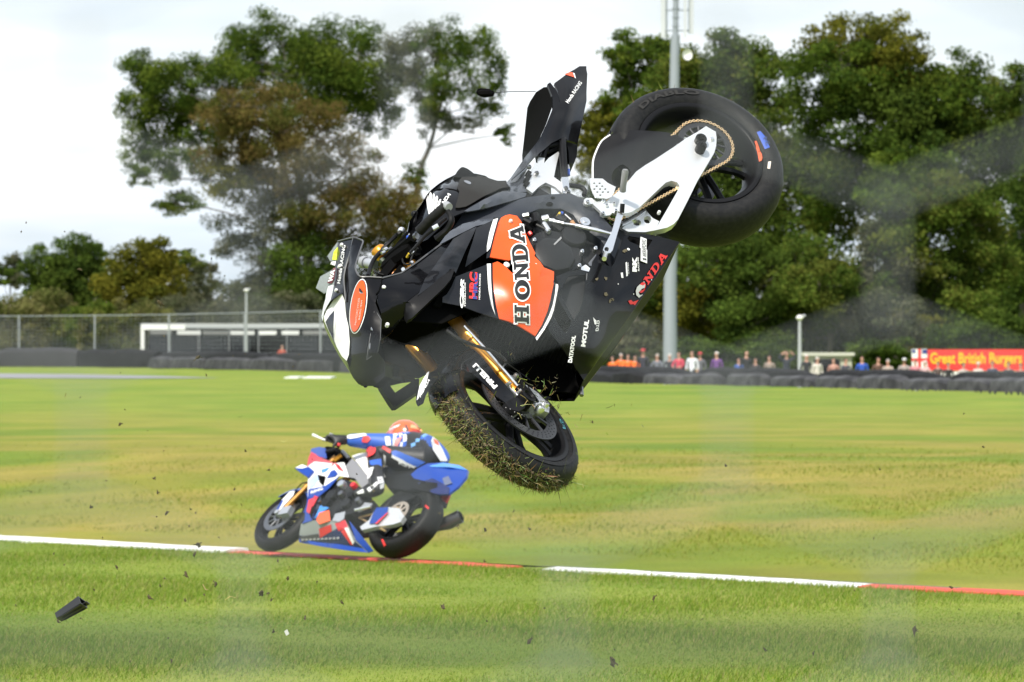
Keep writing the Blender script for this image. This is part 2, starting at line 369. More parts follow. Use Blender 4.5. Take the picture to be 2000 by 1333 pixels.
# ================================================================== circuit, kerb, far track
def kerb_pt(px):                                     # point of the near kerb edge seen at this photo column
    d = (px - CX) / FPX; u = (d * KA.y - KA.x) / (kd.x - d * kd.y); return Vector((KA.x + kd.x * u, KA.y + kd.y * u))
WK = mat('worn white kerb paint', (.80, .80, .78), .7, noise=(.66, .66, .62), nscale=4, bump=.3); RK = mat('worn red kerb paint', (.66, .075, .045), .7, noise=(.52, .075, .045), nscale=4, bump=.3); CON = mat('concrete edge', (.10, .10, .105), .9)
def kerb(p0, p1, h, w, m, label, back=.0):
    a, c = kerb_pt(p0), kerb_pt(p1); n = max(2, int((c - a).length / .4)); vs = []; base = empty('kerb', (a.x, a.y, 0)); prof = [(0, -.05), (.0, h * .4), (.06, h), (w, h + .006), (w + .04, -.06)]
    for i in range(n + 1):
        p = a + (c - a) * i / n - a; wob = random.uniform(-.004, .004)
        vs += [(p.x + kn.x * (t + back), p.y + kn.y * (t + back), z + (wob if z > 0 else 0)) for t, z in prof]
    k = len(prof); fs = [(i * k + j, i * k + j + 1, (i + 1) * k + j + 1, (i + 1) * k + j) for i in range(n) for j in range(k - 1)] + [tuple(range(k)), tuple(range(n * k, n * k + k))]
    o = mobj('kerb', vs, fs, m, smooth=30); o.location = (a.x, a.y, 0); C.objects.unlink(base); bpy.data.objects.remove(base); o.name = 'kerb'
    tag(o, label, 'kerb', 'painted kerb blocks along the circuit edge')
kerb(-160, 440, .028, .22, WK, 'long white painted kerb block left of the blue motorcycle')
kerb(441, 985, .011, .17, RK, 'low red painted kerb block under the blue motorcycle')
kerb(1058, 1672, .020, .15, WK, 'white painted kerb block right of the blue motorcycle')
kerb(1674, 1846, .018, .13, RK, 'short red painted kerb block next to the right-hand white one')
kerb(1848, 2160, .024, .15, RK, 'red painted kerb block cut by the right edge of the photo')
ASP = mat('grey asphalt', (.075, .075, .08), .85, noise=(.10, .10, .10), nscale=3)
rows = []
for u in np.arange(-6, 24, 1.): rows.append(KA + kd * u)
vs = []
for p in rows:
    for t in (.62, 2, 4, 6, 8, 10.2): q = p + kn * t; vs.append((q.x, q.y, gz(q.x, q.y) + .012))
fs = [(i * 6 + j, i * 6 + j + 1, (i + 1) * 6 + j + 1, (i + 1) * 6 + j) for i in range(len(rows) - 1) for j in range(5)]
tag(mobj('race_track', vs, fs, ASP, smooth=0), kind='structure')
def gpt(px, py, h=0): D = FPX * (CAMH - h) / (py - CY); return W(px, py, D)
def sheet(name, pts, m, dz): return mobj(name, [(p.x, p.y, gz(p.x, p.y) + dz) for p in pts], [tuple(range(len(pts)))], m)
tag(sheet('access_road', [gpt(x, y) for x, y in ((-60, 739.5), (120, 739.5), (260, 740), (430, 739.2), (300, 735), (120, 731.5), (-60, 729.5))], mat('pale asphalt', (.24, .24, .25), .9), .02), kind='structure')
for x0, x1, lab in ((555, 576, 'short white mark on the far grass'), (590, 641, 'long white mark on the far grass')):
    b = MB(); a, c = gpt(x0, 739.5), gpt(x1, 740.5); b.abox(a.x, c.x, a.y, a.y + 9, -.02, .05); tag(b.build('marker_board', mat('white paint', (.80, .80, .79))), lab, 'marker')

# ================================================================== trees
BARK = mat('grey bark', (.10, .085, .07), .9, noise=(.16, .14, .12), nscale=2.5, bump=.5)
PAL = {'green': [(.085, .135, .018), (.060, .10, .016), (.13, .165, .024), (.035, .062, .012)], 'dark': [(.050, .085, .016), (.070, .11, .018), (.10, .14, .024), (.032, .055, .012)], 'brown': [(.125, .092, .030), (.095, .085, .024), (.15, .105, .038), (.075, .095, .020)], 'olive': [(.13, .13, .018), (.165, .15, .02), (.10, .105, .016), (.07, .085, .014)],
       'grey': [(.085, .10, .05), (.11, .115, .065), (.065, .08, .035), (.13, .125, .075)], 'mid': [(.075, .12, .02), (.10, .14, .022), (.05, .085, .016), (.14, .15, .03)], 'scrub': [(.15, .15, .05), (.11, .13, .035), (.19, .17, .07), (.08, .10, .025)]}
def tree(name, label, D, clumps, trunk, dens=1., leaf=.26, pal='green', cat='tree', group=None, sub=7, limbs=True):
    """clumps: (px, py, rx, ry, palette?) read off the photo; each stands at its own depth round the trunk"""
    s = FPX / D; base = W(trunk[0][0], CY, D); base.z = gz(base.x, base.y); root = empty(name, base); tag(root, label, cat, group)
    tb = MB(); tp = [W(x, y, D) - base for x, y, r in trunk]; tp[0].z = -.15; tb.tube(tp, [r / s * .62 for _, _, r in trunk], 8, curve=3)
    Vs, Cs = [], []
    for c in clumps:
        px, py, rx, ry = c[0], c[1], c[2] * 1.1, c[3] * 1.1; pl = PAL[c[4] if len(c) > 4 else pal]; rxm, rym = rx / s, ry / s; dz = random.uniform(-1, 1) * min(rxm * 1.3, 2.5)
        ctr = W(px, py, D) - base + Vector((0, dz, 0))
        if limbs:
            cand = [p for p in tp if p.z < ctr.z - .05 * rym] or [tp[0]]
            near = min(cand, key=lambda p: (p - ctr).length + .6 * abs(ctr.z - p.z)); mid = near.lerp(ctr, .55) + Vector((random.uniform(-.5, .5), random.uniform(-.5, .5), random.uniform(-.3, .8))) * rxm * .6
            r0 = max(.035, trunk[-1][2] / s * .42); tb.tube([near, mid, ctr], [r0, r0 * .65, r0 * .35], 6, curve=3)
            for _ in range(5):
                d = Vector(rng.normal(0, 1, 3)).normalized(); e = ctr + Vector((d.x * rxm, d.y * rxm, abs(d.z) * rym)) * .85; m_ = ctr.lerp(e, .5) + Vector(rng.normal(0, .12, 3)) * rxm; tb.tube([ctr, m_, e], [r0 * .35, r0 * .22, r0 * .08], 5, cap=False)
        # sub-clumps give an uneven outline with gaps
        for q in range(sub * 2 + 11):
            d = rng.normal(0, 1, 3); d /= np.linalg.norm(d); rr = rng.uniform(.05, 1.) ** .45; sc_ = np.array([rxm, rxm * .9, rym]) * rr * 1.2
            cc = np.array(ctr) + d * sc_; sr = rng.uniform(.17, .44) * np.array([rxm, rxm, rym * .8]); n = int(dens * (56 if D < 340 else 46) * (sr[0] * sr[2] / leaf ** 2) ** .9) + 8
            g = rng.normal(0, 1, (n, 3)); g /= np.linalg.norm(g, axis=1)[:, None]; pos = cc + g * (rng.uniform(.0, 1., n) ** .6)[:, None] * sr * 1.42
            a = rng.normal(0, 1, (n, 3)); a /= np.linalg.norm(a, axis=1)[:, None]; b_ = np.cross(a, rng.normal(0, 1, (n, 3))); b_ /= np.linalg.norm(b_, axis=1)[:, None]
            sz = leaf * rng.uniform(.55, 1.25, n)[:, None]
            Vs.append(np.stack([pos - a * sz * .5, pos + b_ * sz * .28, pos + a * sz * .5, pos - b_ * sz * .28], 1))
            tone = rng.uniform(.75, 1.25); base_c = np.array(pl[rng.integers(len(pl))]); col = np.array([pl[i] for i in rng.integers(len(pl), size=n)]) * .5 + base_c * .5; Cs.append(col * 1.08 * tone * rng.uniform(.75, 1.25, (n, 1)))
    quads('crown', np.concatenate(Vs), np.concatenate(Cs), LEAF, root); tb.build('trunk', BARK, root, 50)
    return root
G1 = 'trees standing behind the barrier'
# left group
def thicket(name, label, D, x0, x1, top, pal, n, leaf=.3):
    """a far belt of undergrowth that reads as one mass"""
    px = rng.uniform(x0, x1, n); tops = np.interp(px, [t[0] for t in top], [t[1] for t in top]) + 14 * np.sin(px * .09) + 9 * np.sin(px * .23); py = 722 - (722 - tops) * rng.random(n) ** .8
    dd = D + rng.uniform(-6, 6, n); P = np.c_[(px - CX) / FPX * dd, dd, CAMH - (py - CY) / FPX * dd]; P[:, 2] = np.maximum(P[:, 2], -.3)
    a = rng.normal(0, 1, (n, 3)); a /= np.linalg.norm(a, axis=1)[:, None]; b_ = np.cross(a, rng.normal(0, 1, (n, 3))); b_ /= np.linalg.norm(b_, axis=1)[:, None]; sz = leaf * rng.uniform(.6, 1.3, n)[:, None]
    V = np.stack([P - a * sz * .5, P + b_ * sz * .3, P + a * sz * .5, P - b_ * sz * .3], 1); pl = np.array(PAL[pal]); col = pl[rng.integers(len(pl), size=n)] * rng.uniform(.6, 1.3, (n, 1)) * (1 + .3 * np.sin(px * .05 + py * .04))[:, None]
    tag(quads(name, V, col, LEAF), label, 'undergrowth', kind='stuff')
thicket('undergrowth', 'dense dark undergrowth filling the gaps below the right-hand trees', 345, 1130, 2080, [(1130, 560), (1300, 520), (1450, 560), (1600, 590), (1700, 540), (1850, 570), (2080, 540)], 'dark', 42000, .34)
thicket('undergrowth', 'grey green scrub growing behind the left-hand wire fence', 470, -60, 900, [(-60, 600), (100, 600), (250, 610), (420, 580), (600, 560), (900, 560)], 'grey', 42000, .40)
tree('broad_tree', 'broad tree with green crown and long side boughs behind the low shelter', 455,
     [(620, 110, 85, 70), (520, 95, 75, 60), (700, 120, 75, 65), (580, 170, 85, 60), (460, 130, 55, 55), (660, 190, 80, 60), (740, 200, 40, 50, 'mid'), (300, 140, 50, 45), (345, 170, 50, 50), (270, 200, 40, 50), (320, 240, 50, 50), (285, 290, 38, 40), (380, 220, 45, 45), (390, 290, 45, 45), (275, 345, 22, 18), (330, 320, 35, 30), (345, 400, 40, 22, 'mid'), (405, 170, 45, 50)],
     [(585, 716, 22), (580, 600, 19), (575, 480, 16), (560, 360, 13), (540, 250, 9), (560, 150, 6)], .85, .23, 'green', group=G1, sub=8)
tree('browning_tree', 'wide tree with rusty brown autumn foliage left of the airborne bike', 446,
     [(450, 210, 60, 55, 'brown'), (520, 235, 70, 55, 'brown'), (470, 300, 65, 55, 'brown'), (560, 300, 75, 60, 'brown'), (630, 260, 65, 55, 'brown'), (520, 370, 60, 50, 'olive'), (600, 380, 60, 55, 'brown'), (680, 330, 55, 55, 'brown'), (730, 390, 60, 50, 'brown'), (660, 430, 60, 45, 'brown'), (770, 420, 55, 45, 'brown'), (800, 450, 45, 45, 'olive'), (450, 350, 45, 35, 'olive'), (560, 450, 60, 45, 'grey'), (470, 460, 55, 35, 'grey'), (700, 500, 75, 55, 'olive'), (620, 510, 70, 50, 'dark'), (780, 520, 70, 60, 'olive'), (520, 530, 60, 50, 'grey'), (580, 590, 75, 55, 'dark'), (480, 590, 60, 50, 'grey'), (680, 590, 75, 60, 'dark'), (740, 620, 90, 60, 'dark'), (850, 560, 70, 70, 'dark')],
     [(610, 716, 24), (605, 600, 20), (600, 480, 16), (590, 380, 12), (575, 280, 8)], .80, .23, 'brown', group=G1, sub=7)
tree('leaning_tree', 'leaning open tree with a bare trunk and wind swept top above the airborne bike tank', 450,
     [(870, 80, 55, 40), (930, 100, 42, 40), (830, 100, 45, 40, 'grey'), (790, 120, 50, 50, 'grey'), (895, 150, 50, 35), (960, 140, 25, 40), (865, 190, 40, 32, 'mid'), (820, 180, 35, 35, 'grey'), (950, 210, 32, 20, 'mid'), (990, 262, 20, 16), (900, 245, 35, 12, 'grey'), (845, 240, 30, 25, 'grey'), (815, 345, 25, 20)],
     [(770, 716, 16), (785, 560, 14), (805, 430, 11), (822, 330, 8), (838, 290, 7), (855, 230, 5), (875, 150, 4)], .62, .22, 'green', group=G1, sub=7)
tree('round_tree', 'yellowish olive round tree beside the fence left of the shelter', 470, [(285, 520, 52, 42, 'olive'), (250, 545, 48, 42, 'olive'), (320, 550, 42, 40, 'olive'), (280, 590, 62, 40, 'olive'), (300, 500, 30, 25, 'olive')], [(282, 710, 7), (282, 640, 6), (283, 560, 4)], 1.5, .30, 'olive', group=G1)
tree('bushy_tree', 'dark green bushy tree left of the yellowish one', 480, [(110, 515, 45, 38), (150, 510, 40, 40), (80, 540, 32, 32), (130, 560, 58, 40), (190, 500, 30, 24), (190, 560, 40, 45), (150, 610, 60, 30)], [(140, 712, 7), (140, 640, 6), (140, 560, 4)], 1.3, .30, 'dark', group=G1)
tree('small_tree', 'small bluish green tree at the left edge of the photo', 700, [(22, 520, 20, 18, 'grey'), (10, 540, 22, 15, 'dark'), (35, 545, 14, 14, 'grey')], [(20, 690, 4), (20, 600, 3), (20, 540, 2)], 1.3, .40, 'dark', group=G1)
tree('thin_tree', 'small open tree between the olive tree and the rusty tree', 480, [(365, 510, 28, 18, 'mid'), (390, 530, 24, 20, 'grey'), (370, 560, 34, 34, 'grey'), (400, 590, 40, 40, 'grey')], [(375, 712, 5), (375, 600, 4), (372, 530, 2)], 1., .28, 'mid', group=G1)
def bush(label, D, cl, pal, base_px): tree('bush', label, D, cl, [(base_px, 712, 4), (base_px, 690, 3), (base_px, 660, 2)], 1.4, .24, pal, 'bush', 'bushes along the far fence', sub=8)
bush('pale scrubby hedge bush at the far left behind the wire fence', 440, [(30, 620, 60, 42), (20, 670, 60, 30), (80, 660, 50, 35), (90, 600, 40, 28)], 'scrub', 45)
bush('scrubby green bush behind the second fence post', 438, [(150, 650, 55, 40), (210, 655, 50, 38), (185, 625, 45, 28)], 'mid', 175)
bush('yellowing bush just left of the white shelter post', 436, [(165, 655, 14, 28), (240, 640, 40, 38), (285, 640, 35, 40)], 'scrub', 245)
bush('grey green bush behind the shelter roof, left half', 440, [(340, 620, 45, 42), (400, 620, 50, 45), (450, 640, 45, 40)], 'grey', 390)
bush('dark bush behind the shelter roof, right half', 440, [(520, 640, 55, 45), (600, 650, 60, 45), (560, 610, 50, 35)], 'grey', 560)
# right group
G2 = 'trees behind the spectators'
tree('leafy_tree', 'tree with two leafy tufts behind the telecom mast top', 330, [(1225, 105, 38, 28), (1270, 120, 45, 35), (1300, 160, 50, 40), (1235, 150, 35, 28), (1280, 95, 35, 25), (1190, 240, 45, 35, 'olive'), (1150, 260, 40, 35, 'olive'), (1165, 320, 45, 45, 'olive'), (1220, 210, 40, 35), (1260, 260, 60, 60, 'dark'), (1230, 380, 60, 60, 'dark'), (1180, 420, 50, 60, 'dark')], [(1245, 735, 16), (1245, 560, 13), (1245, 400, 10), (1250, 220, 6)], .95, .24, 'green', group=G2)
tree('tall_tree', 'tall grey green tree behind the rear wheel of the airborne bike', 322, [(1390, 110, 70, 45, 'mid'), (1450, 150, 70, 60, 'mid'), (1350, 160, 60, 50, 'mid'), (1420, 210, 85, 60, 'mid'), (1500, 240, 65, 60, 'mid'), (1480, 320, 90, 65, 'mid'), (1560, 340, 70, 65, 'mid'), (1400, 320, 80, 70, 'dark'), (1560, 440, 85, 70, 'mid'), (1460, 430, 80, 65, 'dark'), (1380, 450, 80, 65, 'dark')], [(1445, 735, 20), (1445, 560, 16), (1450, 400, 12), (1440, 250, 8)], 1.0, .24, 'mid', group=G2, sub=8)
tree('great_tree', 'largest domed dark green tree at upper right', 316, [(1660, 85, 70, 42, 'olive'), (1720, 100, 75, 50, 'olive'), (1640, 140, 70, 50), (1700, 170, 85, 60, 'dark'), (1790, 150, 80, 60), (1860, 190, 75, 55, 'green'), (1630, 215, 70, 55, 'dark'), (1750, 240, 90, 65, 'dark'), (1850, 270, 85, 65, 'dark'), (1910, 250, 60, 55, 'green'), (1660, 300, 80, 60, 'mid'), (1770, 330, 85, 60, 'dark'), (1890, 350, 75, 65, 'dark'), (1690, 390, 75, 60, 'mid')], [(1750, 738, 26), (1750, 560, 20), (1752, 400, 15), (1745, 260, 10), (1735, 160, 6)], 1.05, .24, 'green', group=G2, sub=8)
tree('edge_tree', 'dark tree cut off by the right edge of the photo', 312, [(1975, 185, 45, 40, 'mid'), (2020, 220, 60, 60, 'dark'), (1975, 290, 50, 55, 'dark'), (2010, 380, 60, 65, 'dark'), (1970, 470, 55, 60, 'dark'), (2030, 520, 70, 70, 'dark'), (1990, 600, 60, 55, 'dark')], [(2000, 740, 18), (2000, 560, 14), (2000, 400, 10), (2000, 250, 6)], 1.0, .24, 'dark', group=G2)
tree('bright_tree', 'lighter green tree in front of the large domed tree', 300, [(1780, 340, 60, 42, 'green'), (1740, 390, 55, 45, 'green'), (1820, 400, 65, 50, 'mid'), (1890, 440, 60, 55, 'mid'), (1780, 460, 75, 55, 'mid'), (1860, 520, 75, 60, 'mid'), (1930, 540, 50, 55, 'mid'), (1790, 560, 80, 60, 'mid'), (1720, 520, 60, 60, 'grey'), (1880, 610, 70, 50, 'mid')], [(1810, 738, 14), (1810, 640, 12), (1812, 520, 9), (1805, 420, 5)], 1.15, .22, 'mid', group=G2, sub=8)
tree('dim_tree', 'dark leafy tree just right of the mast foot', 298, [(1400, 520, 75, 60, 'dark'), (1340, 560, 65, 60, 'olive'), (1470, 560, 75, 60, 'dark'), (1550, 540, 75, 60, 'mid'), (1380, 630, 75, 50, 'olive'), (1460, 640, 75, 50, 'dark'), (1270, 560, 55, 60, 'dark'), (1260, 640, 60, 50, 'grey')], [(1410, 738, 12), (1408, 660, 10), (1405, 560, 7)], 1.1, .22, 'dark', group=G2, sub=8)
tree('low_tree', 'low spreading tree behind the cream stall', 296, [(1600, 560, 65, 55, 'mid'), (1660, 590, 70, 55, 'dark'), (1560, 640, 65, 45, 'mid'), (1640, 655, 75, 40, 'mid'), (1720, 640, 70, 50, 'grey'), (1800, 660, 60, 35, 'olive')], [(1620, 738, 11), (1622, 660, 9), (1622, 590, 6)], 1.1, .22, 'mid', group=G2, sub=8)
def bush2(label, D, cl, pal, bx): tree('bush', label, D, cl, [(bx, 735, 4), (bx, 715, 3), (bx, 690, 2)], 1.5, .20, pal, 'bush', 'bushes behind the spectators', sub=8)
bush2('dark bush behind the orange marshals', 292, [(1200, 660, 45, 40), (1245, 690, 45, 25), (1180, 620, 40, 45)], 'grey', 1210)
bush2('dark bush behind the spectators left of the cream stall', 292, [(1350, 690, 50, 25), (1420, 695, 50, 22), (1490, 690, 50, 26)], 'dark', 1420)
bush2('dark bush behind the red banner', 292, [(1880, 670, 60, 35), (1960, 660, 60, 45), (1750, 690, 45, 24), (1690, 695, 40, 20)], 'dark', 1860)
# ================================================================== barrier, fence, shelter, mast, lamps, banner
TYR = mat('scuffed barrier rubber', (.03, .03, .033), .8, spec=.2, noise=(.085, .085, .09), nscale=1.6, bump=.4); TYD = mat('black barrier rubber', (.010, .010, .011), .75, spec=.15, noise=(.02, .02, .021), nscale=2)
def bar_block(p0, p1, h, depth, m, label, name='tyre_barrier', back=0., z0=0., bulge=.12, grp='tyre barrier blocks wrapped in rubber sheet'):
    a, c = W(p0, CY, bdist(p0) + back), W(p1, CY, bdist(p1) + back); a.z = c.z = 0; d = c - a; ln = d.length; d.normalize(); nb = Vector((-d.y, d.x, 0)); nb = nb if nb.y > 0 else -nb
    n, k = 8, 8; vs = []
    for i in range(n + 1):
        u = i / n; e = 1 - (2 * abs(u - .5)) ** 6 * (.35 if p0 > 900 else .12); sag = random.uniform(-.03, .03)
        for j in range(k):
            t = j / (k - 1); ang_ = math.pi * t; y = (-math.cos(ang_)); zz = max(0, math.sin(ang_)) ** .35
            off = depth / 2 * (1 + y * e) + (-bulge * math.sin(math.pi * u) * (1 - t) * random.uniform(.5, 1.2)); z = z0 + (h * e + sag) * zz
            q = d * (ln * (.008 + .984 * u)) + nb * off; vs.append((q.x, q.y, z))
    fs = [(i * k + j, i * k + j + 1, (i + 1) * k + j + 1, (i + 1) * k + j) for i in range(n) for j in range(k - 1)] + [tuple(range(k)), tuple(range(n * k, (n + 1) * k))]
    o = mobj(name, vs, fs, m, smooth=45); o.location = (a.x, a.y, min(0, gz(a.x, a.y + 1.)) if False else 0); tag(o, label, 'barrier', grp); return o
edges = [1130, 1185, 1245, 1320, 1408, 1493, 1580, 1660, 1750, 1838, 1920, 2010, 2100]
names = ['first', 'second', 'third', 'fourth', 'fifth', 'sixth', 'seventh', 'eighth', 'ninth', 'tenth', 'eleventh', 'twelfth']
for i, (e0, e1) in enumerate(zip(edges[:-1], edges[1:])):
    bar_block(e0, e1, .47 + .05 * math.sin(i * 2.1), 1.2, TYR if i > 1 else TYD, 'grey tyre barrier block below the spectators, %s from the airborne bike' % names[i])
for i, (e0, e1) in enumerate(((1130, 1340), (1340, 1580), (1580, 1830), (1830, 2100))):
    bar_block(e0, e1, .70, .8, TYD, 'tall black rubber wall section behind the tyre blocks, ' + ('below the marshals', 'left of the cream stall', 'below the cream stall', 'below the red banner')[i], 'rubber_wall', back=1.5, bulge=.02, grp='black rubber wall sections')
le = [262, 330, 395, 480, 575, 655, 740, 830]
for i, (e0, e1) in enumerate(zip(le[:-1], le[1:])): bar_block(e0, e1, .80, 1.5, TYR, 'dark tyre barrier block in front of the shelter, %s from its white post' % names[i])
for i, (e0, e1) in enumerate(zip(le[:-1:2], le[1::2] + [830])): pass
for i, (e0, e1) in enumerate(((300, 520), (520, 830))): bar_block(e0, e1, 1.12, .8, TYD, 'black rubber wall section behind the tyre blocks, ' + ('left half of the shelter', 'right half of the shelter')[i], 'rubber_wall', back=2.2, bulge=.02, grp='black rubber wall sections')
PAN = mat('grey rubber belt', (.05, .05, .054), .8, spec=.2, noise=(.04, .04, .043), nscale=.7)
for i, (e0, e1) in enumerate(((-170, -12), (-10, 148), (150, 300))): bar_block(e0, e1, (1.30, 1.30, 1.22)[i], .9, PAN if i < 2 else TYD, ('flat grey belt barrier panel beyond the left edge', 'flat grey belt barrier panel at the left edge of the photo', 'black belt barrier panel left of the tyre blocks')[i], 'belt_barrier', bulge=0., grp='belt barrier panels')
# wire fence
GAL = mat('galvanised steel', (.36, .38, .40), .5, metal=.4)
fx = [-120, 37, 185, 330, 478, 626, 775]
def fD(px): return bdist(px) + 6
fence = empty('wire_fence', W(185, CY, fD(185)) - Vector((0, 0, CAMH))); tag(fence, 'tall galvanised wire fence with posts and top rail behind the left barrier', 'fence')
def fpt(px, h): p = W(px, CY, fD(px)); return Vector((p.x, p.y, h)) - fence.location
for p in fx: b = MB(); b.tube([fpt(p, -.6), fpt(p, 3.55)], .06, 8); b.build('post', GAL, fence, 40)
for hh in (3.5,):
    b = MB(); b.tube([fpt(p, hh) for p in fx], .035, 6); b.build('rail', GAL, fence, 40)
b = MB()
for hh in np.arange(.6, 3.5, .24): b.tube([fpt(p, float(hh)) for p in fx], .006, 4, cap=False)
for p in np.arange(-120, 775, 8.): b.tube([fpt(float(p), 0.3), fpt(float(p), 3.5)], .005, 4, cap=False)
b.build('wire_mesh', GAL, fence)['kind'] = 'stuff'
# lamp posts
def lamp(px, top, D, label):
    s = FPX / D; bs = W(px, CY, D); bs.z = gz(bs.x, bs.y); r = empty('lamp_post', bs); h = CAMH - (top - CY) / s - bs.z; tag(r, label, 'lamp post', 'lamp posts behind the barrier')
    b = MB(); b.tube([(0, 0, 0), (0, 0, h * .4), (.0, 0, h)], [.10, .085, .06], 10); b.build('post', mat('pale grey post', (.42, .44, .45), .6), r, 40)
    b = MB(); b.lathe((0, 0, h - .05), (0, 0, 1), [(.05, 0), (.11, .05), (.16, .12), (.13, .2), (.05, .25), (0, .26)], 14); b.build('lamp_head', mat('white lamp glass', (.75, .74, .70), .4), r, 50)
    b = MB(); b.tube([(0, 0, h + .1), (.14, 0, h + .16)], [.03, .03], 8); b.sphere((.18, 0, h + .17), .09, .09, .06, 10); b.build('lamp_arm', mat('pale grey post', ()), r, 40)
lamp(481, 570, 398, 'slim lamp post with round white head in front of the shelter'); lamp(1562, 625, 262, 'slim grey lamp post with white head beside the cream stall')
# mast
mD = 284; ms = FPX / mD; mb = W(1309, CY, mD); mb.z = gz(mb.x, mb.y); mast = empty('telecom_mast', mb); tag(mast, 'tall grey steel telecom mast with antenna panels rising behind the airborne bike', 'mast')
hh = lambda py: CAMH - (py - CY) / ms - mb.z; xx = lambda px: (px - 1309) / ms
MST = mat('pale blue grey steel', (.30, .33, .37), .55, metal=.2)
b = MB(); b.tube([(0, 0, -.2), (xx(1309), 0, hh(560)), (xx(1315), 0, hh(300)), (xx(1319), 0, hh(70))], [.34, .30, .25, .21], 16); b.lathe((xx(1310), 0, hh(470)), (0, 0, 1), [(.3, 0), (.36, 0), (.36, .12), (.3, .12)], 16, closed=True); b.build('shaft', MST, mast, 40)
b = MB(); b.tube([(xx(1319), 0, hh(75)), (xx(1321), 0, hh(-60))], .13, 10)
for k in range(9): z = hh(70) + k * .42; b.lathe((xx(1320), 0, z), (0, 0, 1), [(.13, 0), (.17, 0), (.17, .05), (.13, .05)], 10, closed=True)
b.build('upper_pole', MST, mast, 40)
for px, w, y1 in ((1295, .11, 0), (1350, .12, .1), (1338, .06, -.25), (1302, .04, .2)):
    b = MB(); x = xx(px); z0, z1_ = hh(74 if px != 1350 else 66), hh(-55); b.abox(x - w, x + w, y1 - .09, y1 + .09, z0, z1_); b.build('antenna_panel', mat('light grey antenna', (.55, .57, .60), .5), mast)
for py in (20, 60): b = MB(); b.tube([(xx(1293), 0, hh(py)), (xx(1352), .05, hh(py))], .035, 6); b.build('antenna_bracket', MST, mast, 40)
b = MB(); b.lathe((xx(1340), -.2, hh(108)), (.4, -1, 0), [(0, .06), (.16, .08), (.24, .15), (.25, .15), (.17, .05), (0, .0)], 14); b.build('dish', mat('white paint', ()), mast, 40)
# shelter
sD = 416; ss = FPX / sD
def sp(px, py, dy=0): p = W(px, py, sD); return Vector((p.x, p.y + dy, p.z))
s0 = sp(275, CY); s0.z = gz(s0.x, s0.y); sh = empty('shelter', s0); tag(sh, 'long low white framed shelter with dark open front behind the tyre barrier', 'shelter'); WP = mat('white paint', ())
def sbox(name, x0, x1, y0, y1, d0, d1, m, parent=sh):
    a, c = sp(x0, y1), sp(x1, y0); b = MB(); b.abox(a.x - s0.x, c.x - s0.x, d0, d1, a.z - s0.z, c.z - s0.z); return b.build(name, m, parent)
sbox('roof', 275, 800, 632.5, 639, 0, 5, mat('pale grey roof', (.46, .47, .48), .7)); sbox('fascia', 276, 362, 635, 645, -.08, -.01, WP); sbox('fascia', 362, 800, 637, 641.5, -.06, -.01, mat('grey fascia', (.40, .42, .44), .7))
sbox('post', 275, 282, 640, 712, -.05, .25, WP)
for p in (332, 388, 447, 505, 560, 625, 700): sbox('post', p - 1.6, p + 1.6, 640, 716, .0, .12, mat('grey post paint', (.12, .125, .14), .6))
sbox('back_wall', 284, 800, 641, 716, 4.6, 4.8, mat('dark blue grey wall', (.015, .016, .02), .8, spec=.1)); sbox('side_wall', 276, 280, 645, 716, .3, 4.7, mat('pale wall', (.4, .4, .4), .8)); sbox('counter', 286, 800, 688, 716, .6, .8, mat('dark panel', (.02, .021, .025), .7, spec=.1))
for i, (x0, x1, m) in enumerate(((293, 335, .16), (346, 392, .62), (396, 446, .16), (450, 497, .62), (506, 540, .8), (550, 584, .72), (592, 640, .2))): sbox('sign_board', x0, x1, 646.5, 654, -.04, .02, mat('sign grey %d' % int(m * 100), (m, m, m * 1.02), .6))
for x0, x1 in ((290, 330), (336, 386), (392, 444), (451, 490), (565, 620), (630, 690)): sbox('interior_shade_panel', x0, x1, 656, 687, .1, .16, mat('interior shade panel', (.02, .022, .028), .5, spec=.1))  # near-black sheets standing in for the dim interior of the open front
# cream stall
cD = 268
def cbox(root, o0, D, name, x0, x1, y0, y1, d0, d1, m):
    a, c = W(x0, y1, D), W(x1, y0, D); b = MB(); b.abox(a.x - o0.x, c.x - o0.x, d0, d1, a.z - o0.z, c.z - o0.z); return b.build(name, m, root)
o0 = W(1614, CY, cD); o0.z = gz(o0.x, o0.y); st = empty('market_stall', o0); tag(st, 'low cream coloured stall with flat roof behind the spectators', 'stall')
cbox(st, o0, cD, 'wall', 1568, 1664, 694, 752, .1, 2.2, mat('cream panel', (.42, .42, .34), .7)); cbox(st, o0, cD, 'roof', 1564, 1669, 689, 695, -.1, 2.4, mat('cream roof', (.52, .52, .44), .6)); cbox(st, o0, cD, 'hatch', 1590, 1640, 702, 730, .03, .09, mat('dark panel', ()))
# red food banner
fDn = 262; o1 = W(1782, CY, fDn); o1.z = gz(o1.x, o1.y); fb = empty('food_banner', o1); tag(fb, 'long red banner with yellow lettering and red cross flag end above the crowd', 'banner')
RB = mat('red banner vinyl', (.78, .035, .03), .5); cbox(fb, o1, fDn, 'board', 1812, 2062, 683, 724, 0, .12, RB)
cbox(fb, o1, fDn, 'lower_panel', 1800, 2062, 724.5, 752, .05, .10, mat('white paint', ()))
cbox(fb, o1, fDn, 'flag_panel', 1781, 1811, 682, 724, 0, .1, mat('white paint', ()))
cbox(fb, o1, fDn, 'flag_cross', 1781, 1811, 700, 706, -.014, -.004, RB); cbox(fb, o1, fDn, 'flag_cross', 1793, 1799, 682, 699.7, -.014, -.004, RB); cbox(fb, o1, fDn, 'flag_cross', 1793, 1799, 706.3, 724, -.014, -.004, RB)
for x0, x1, y0, y1 in ((1801, 1811, 683, 691), (1782, 1788, 683, 690)): cbox(fb, o1, fDn, 'flag_corner', x0, x1, y0, y1, -.012, -.004, mat('navy vinyl', (.02, .035, .22)))
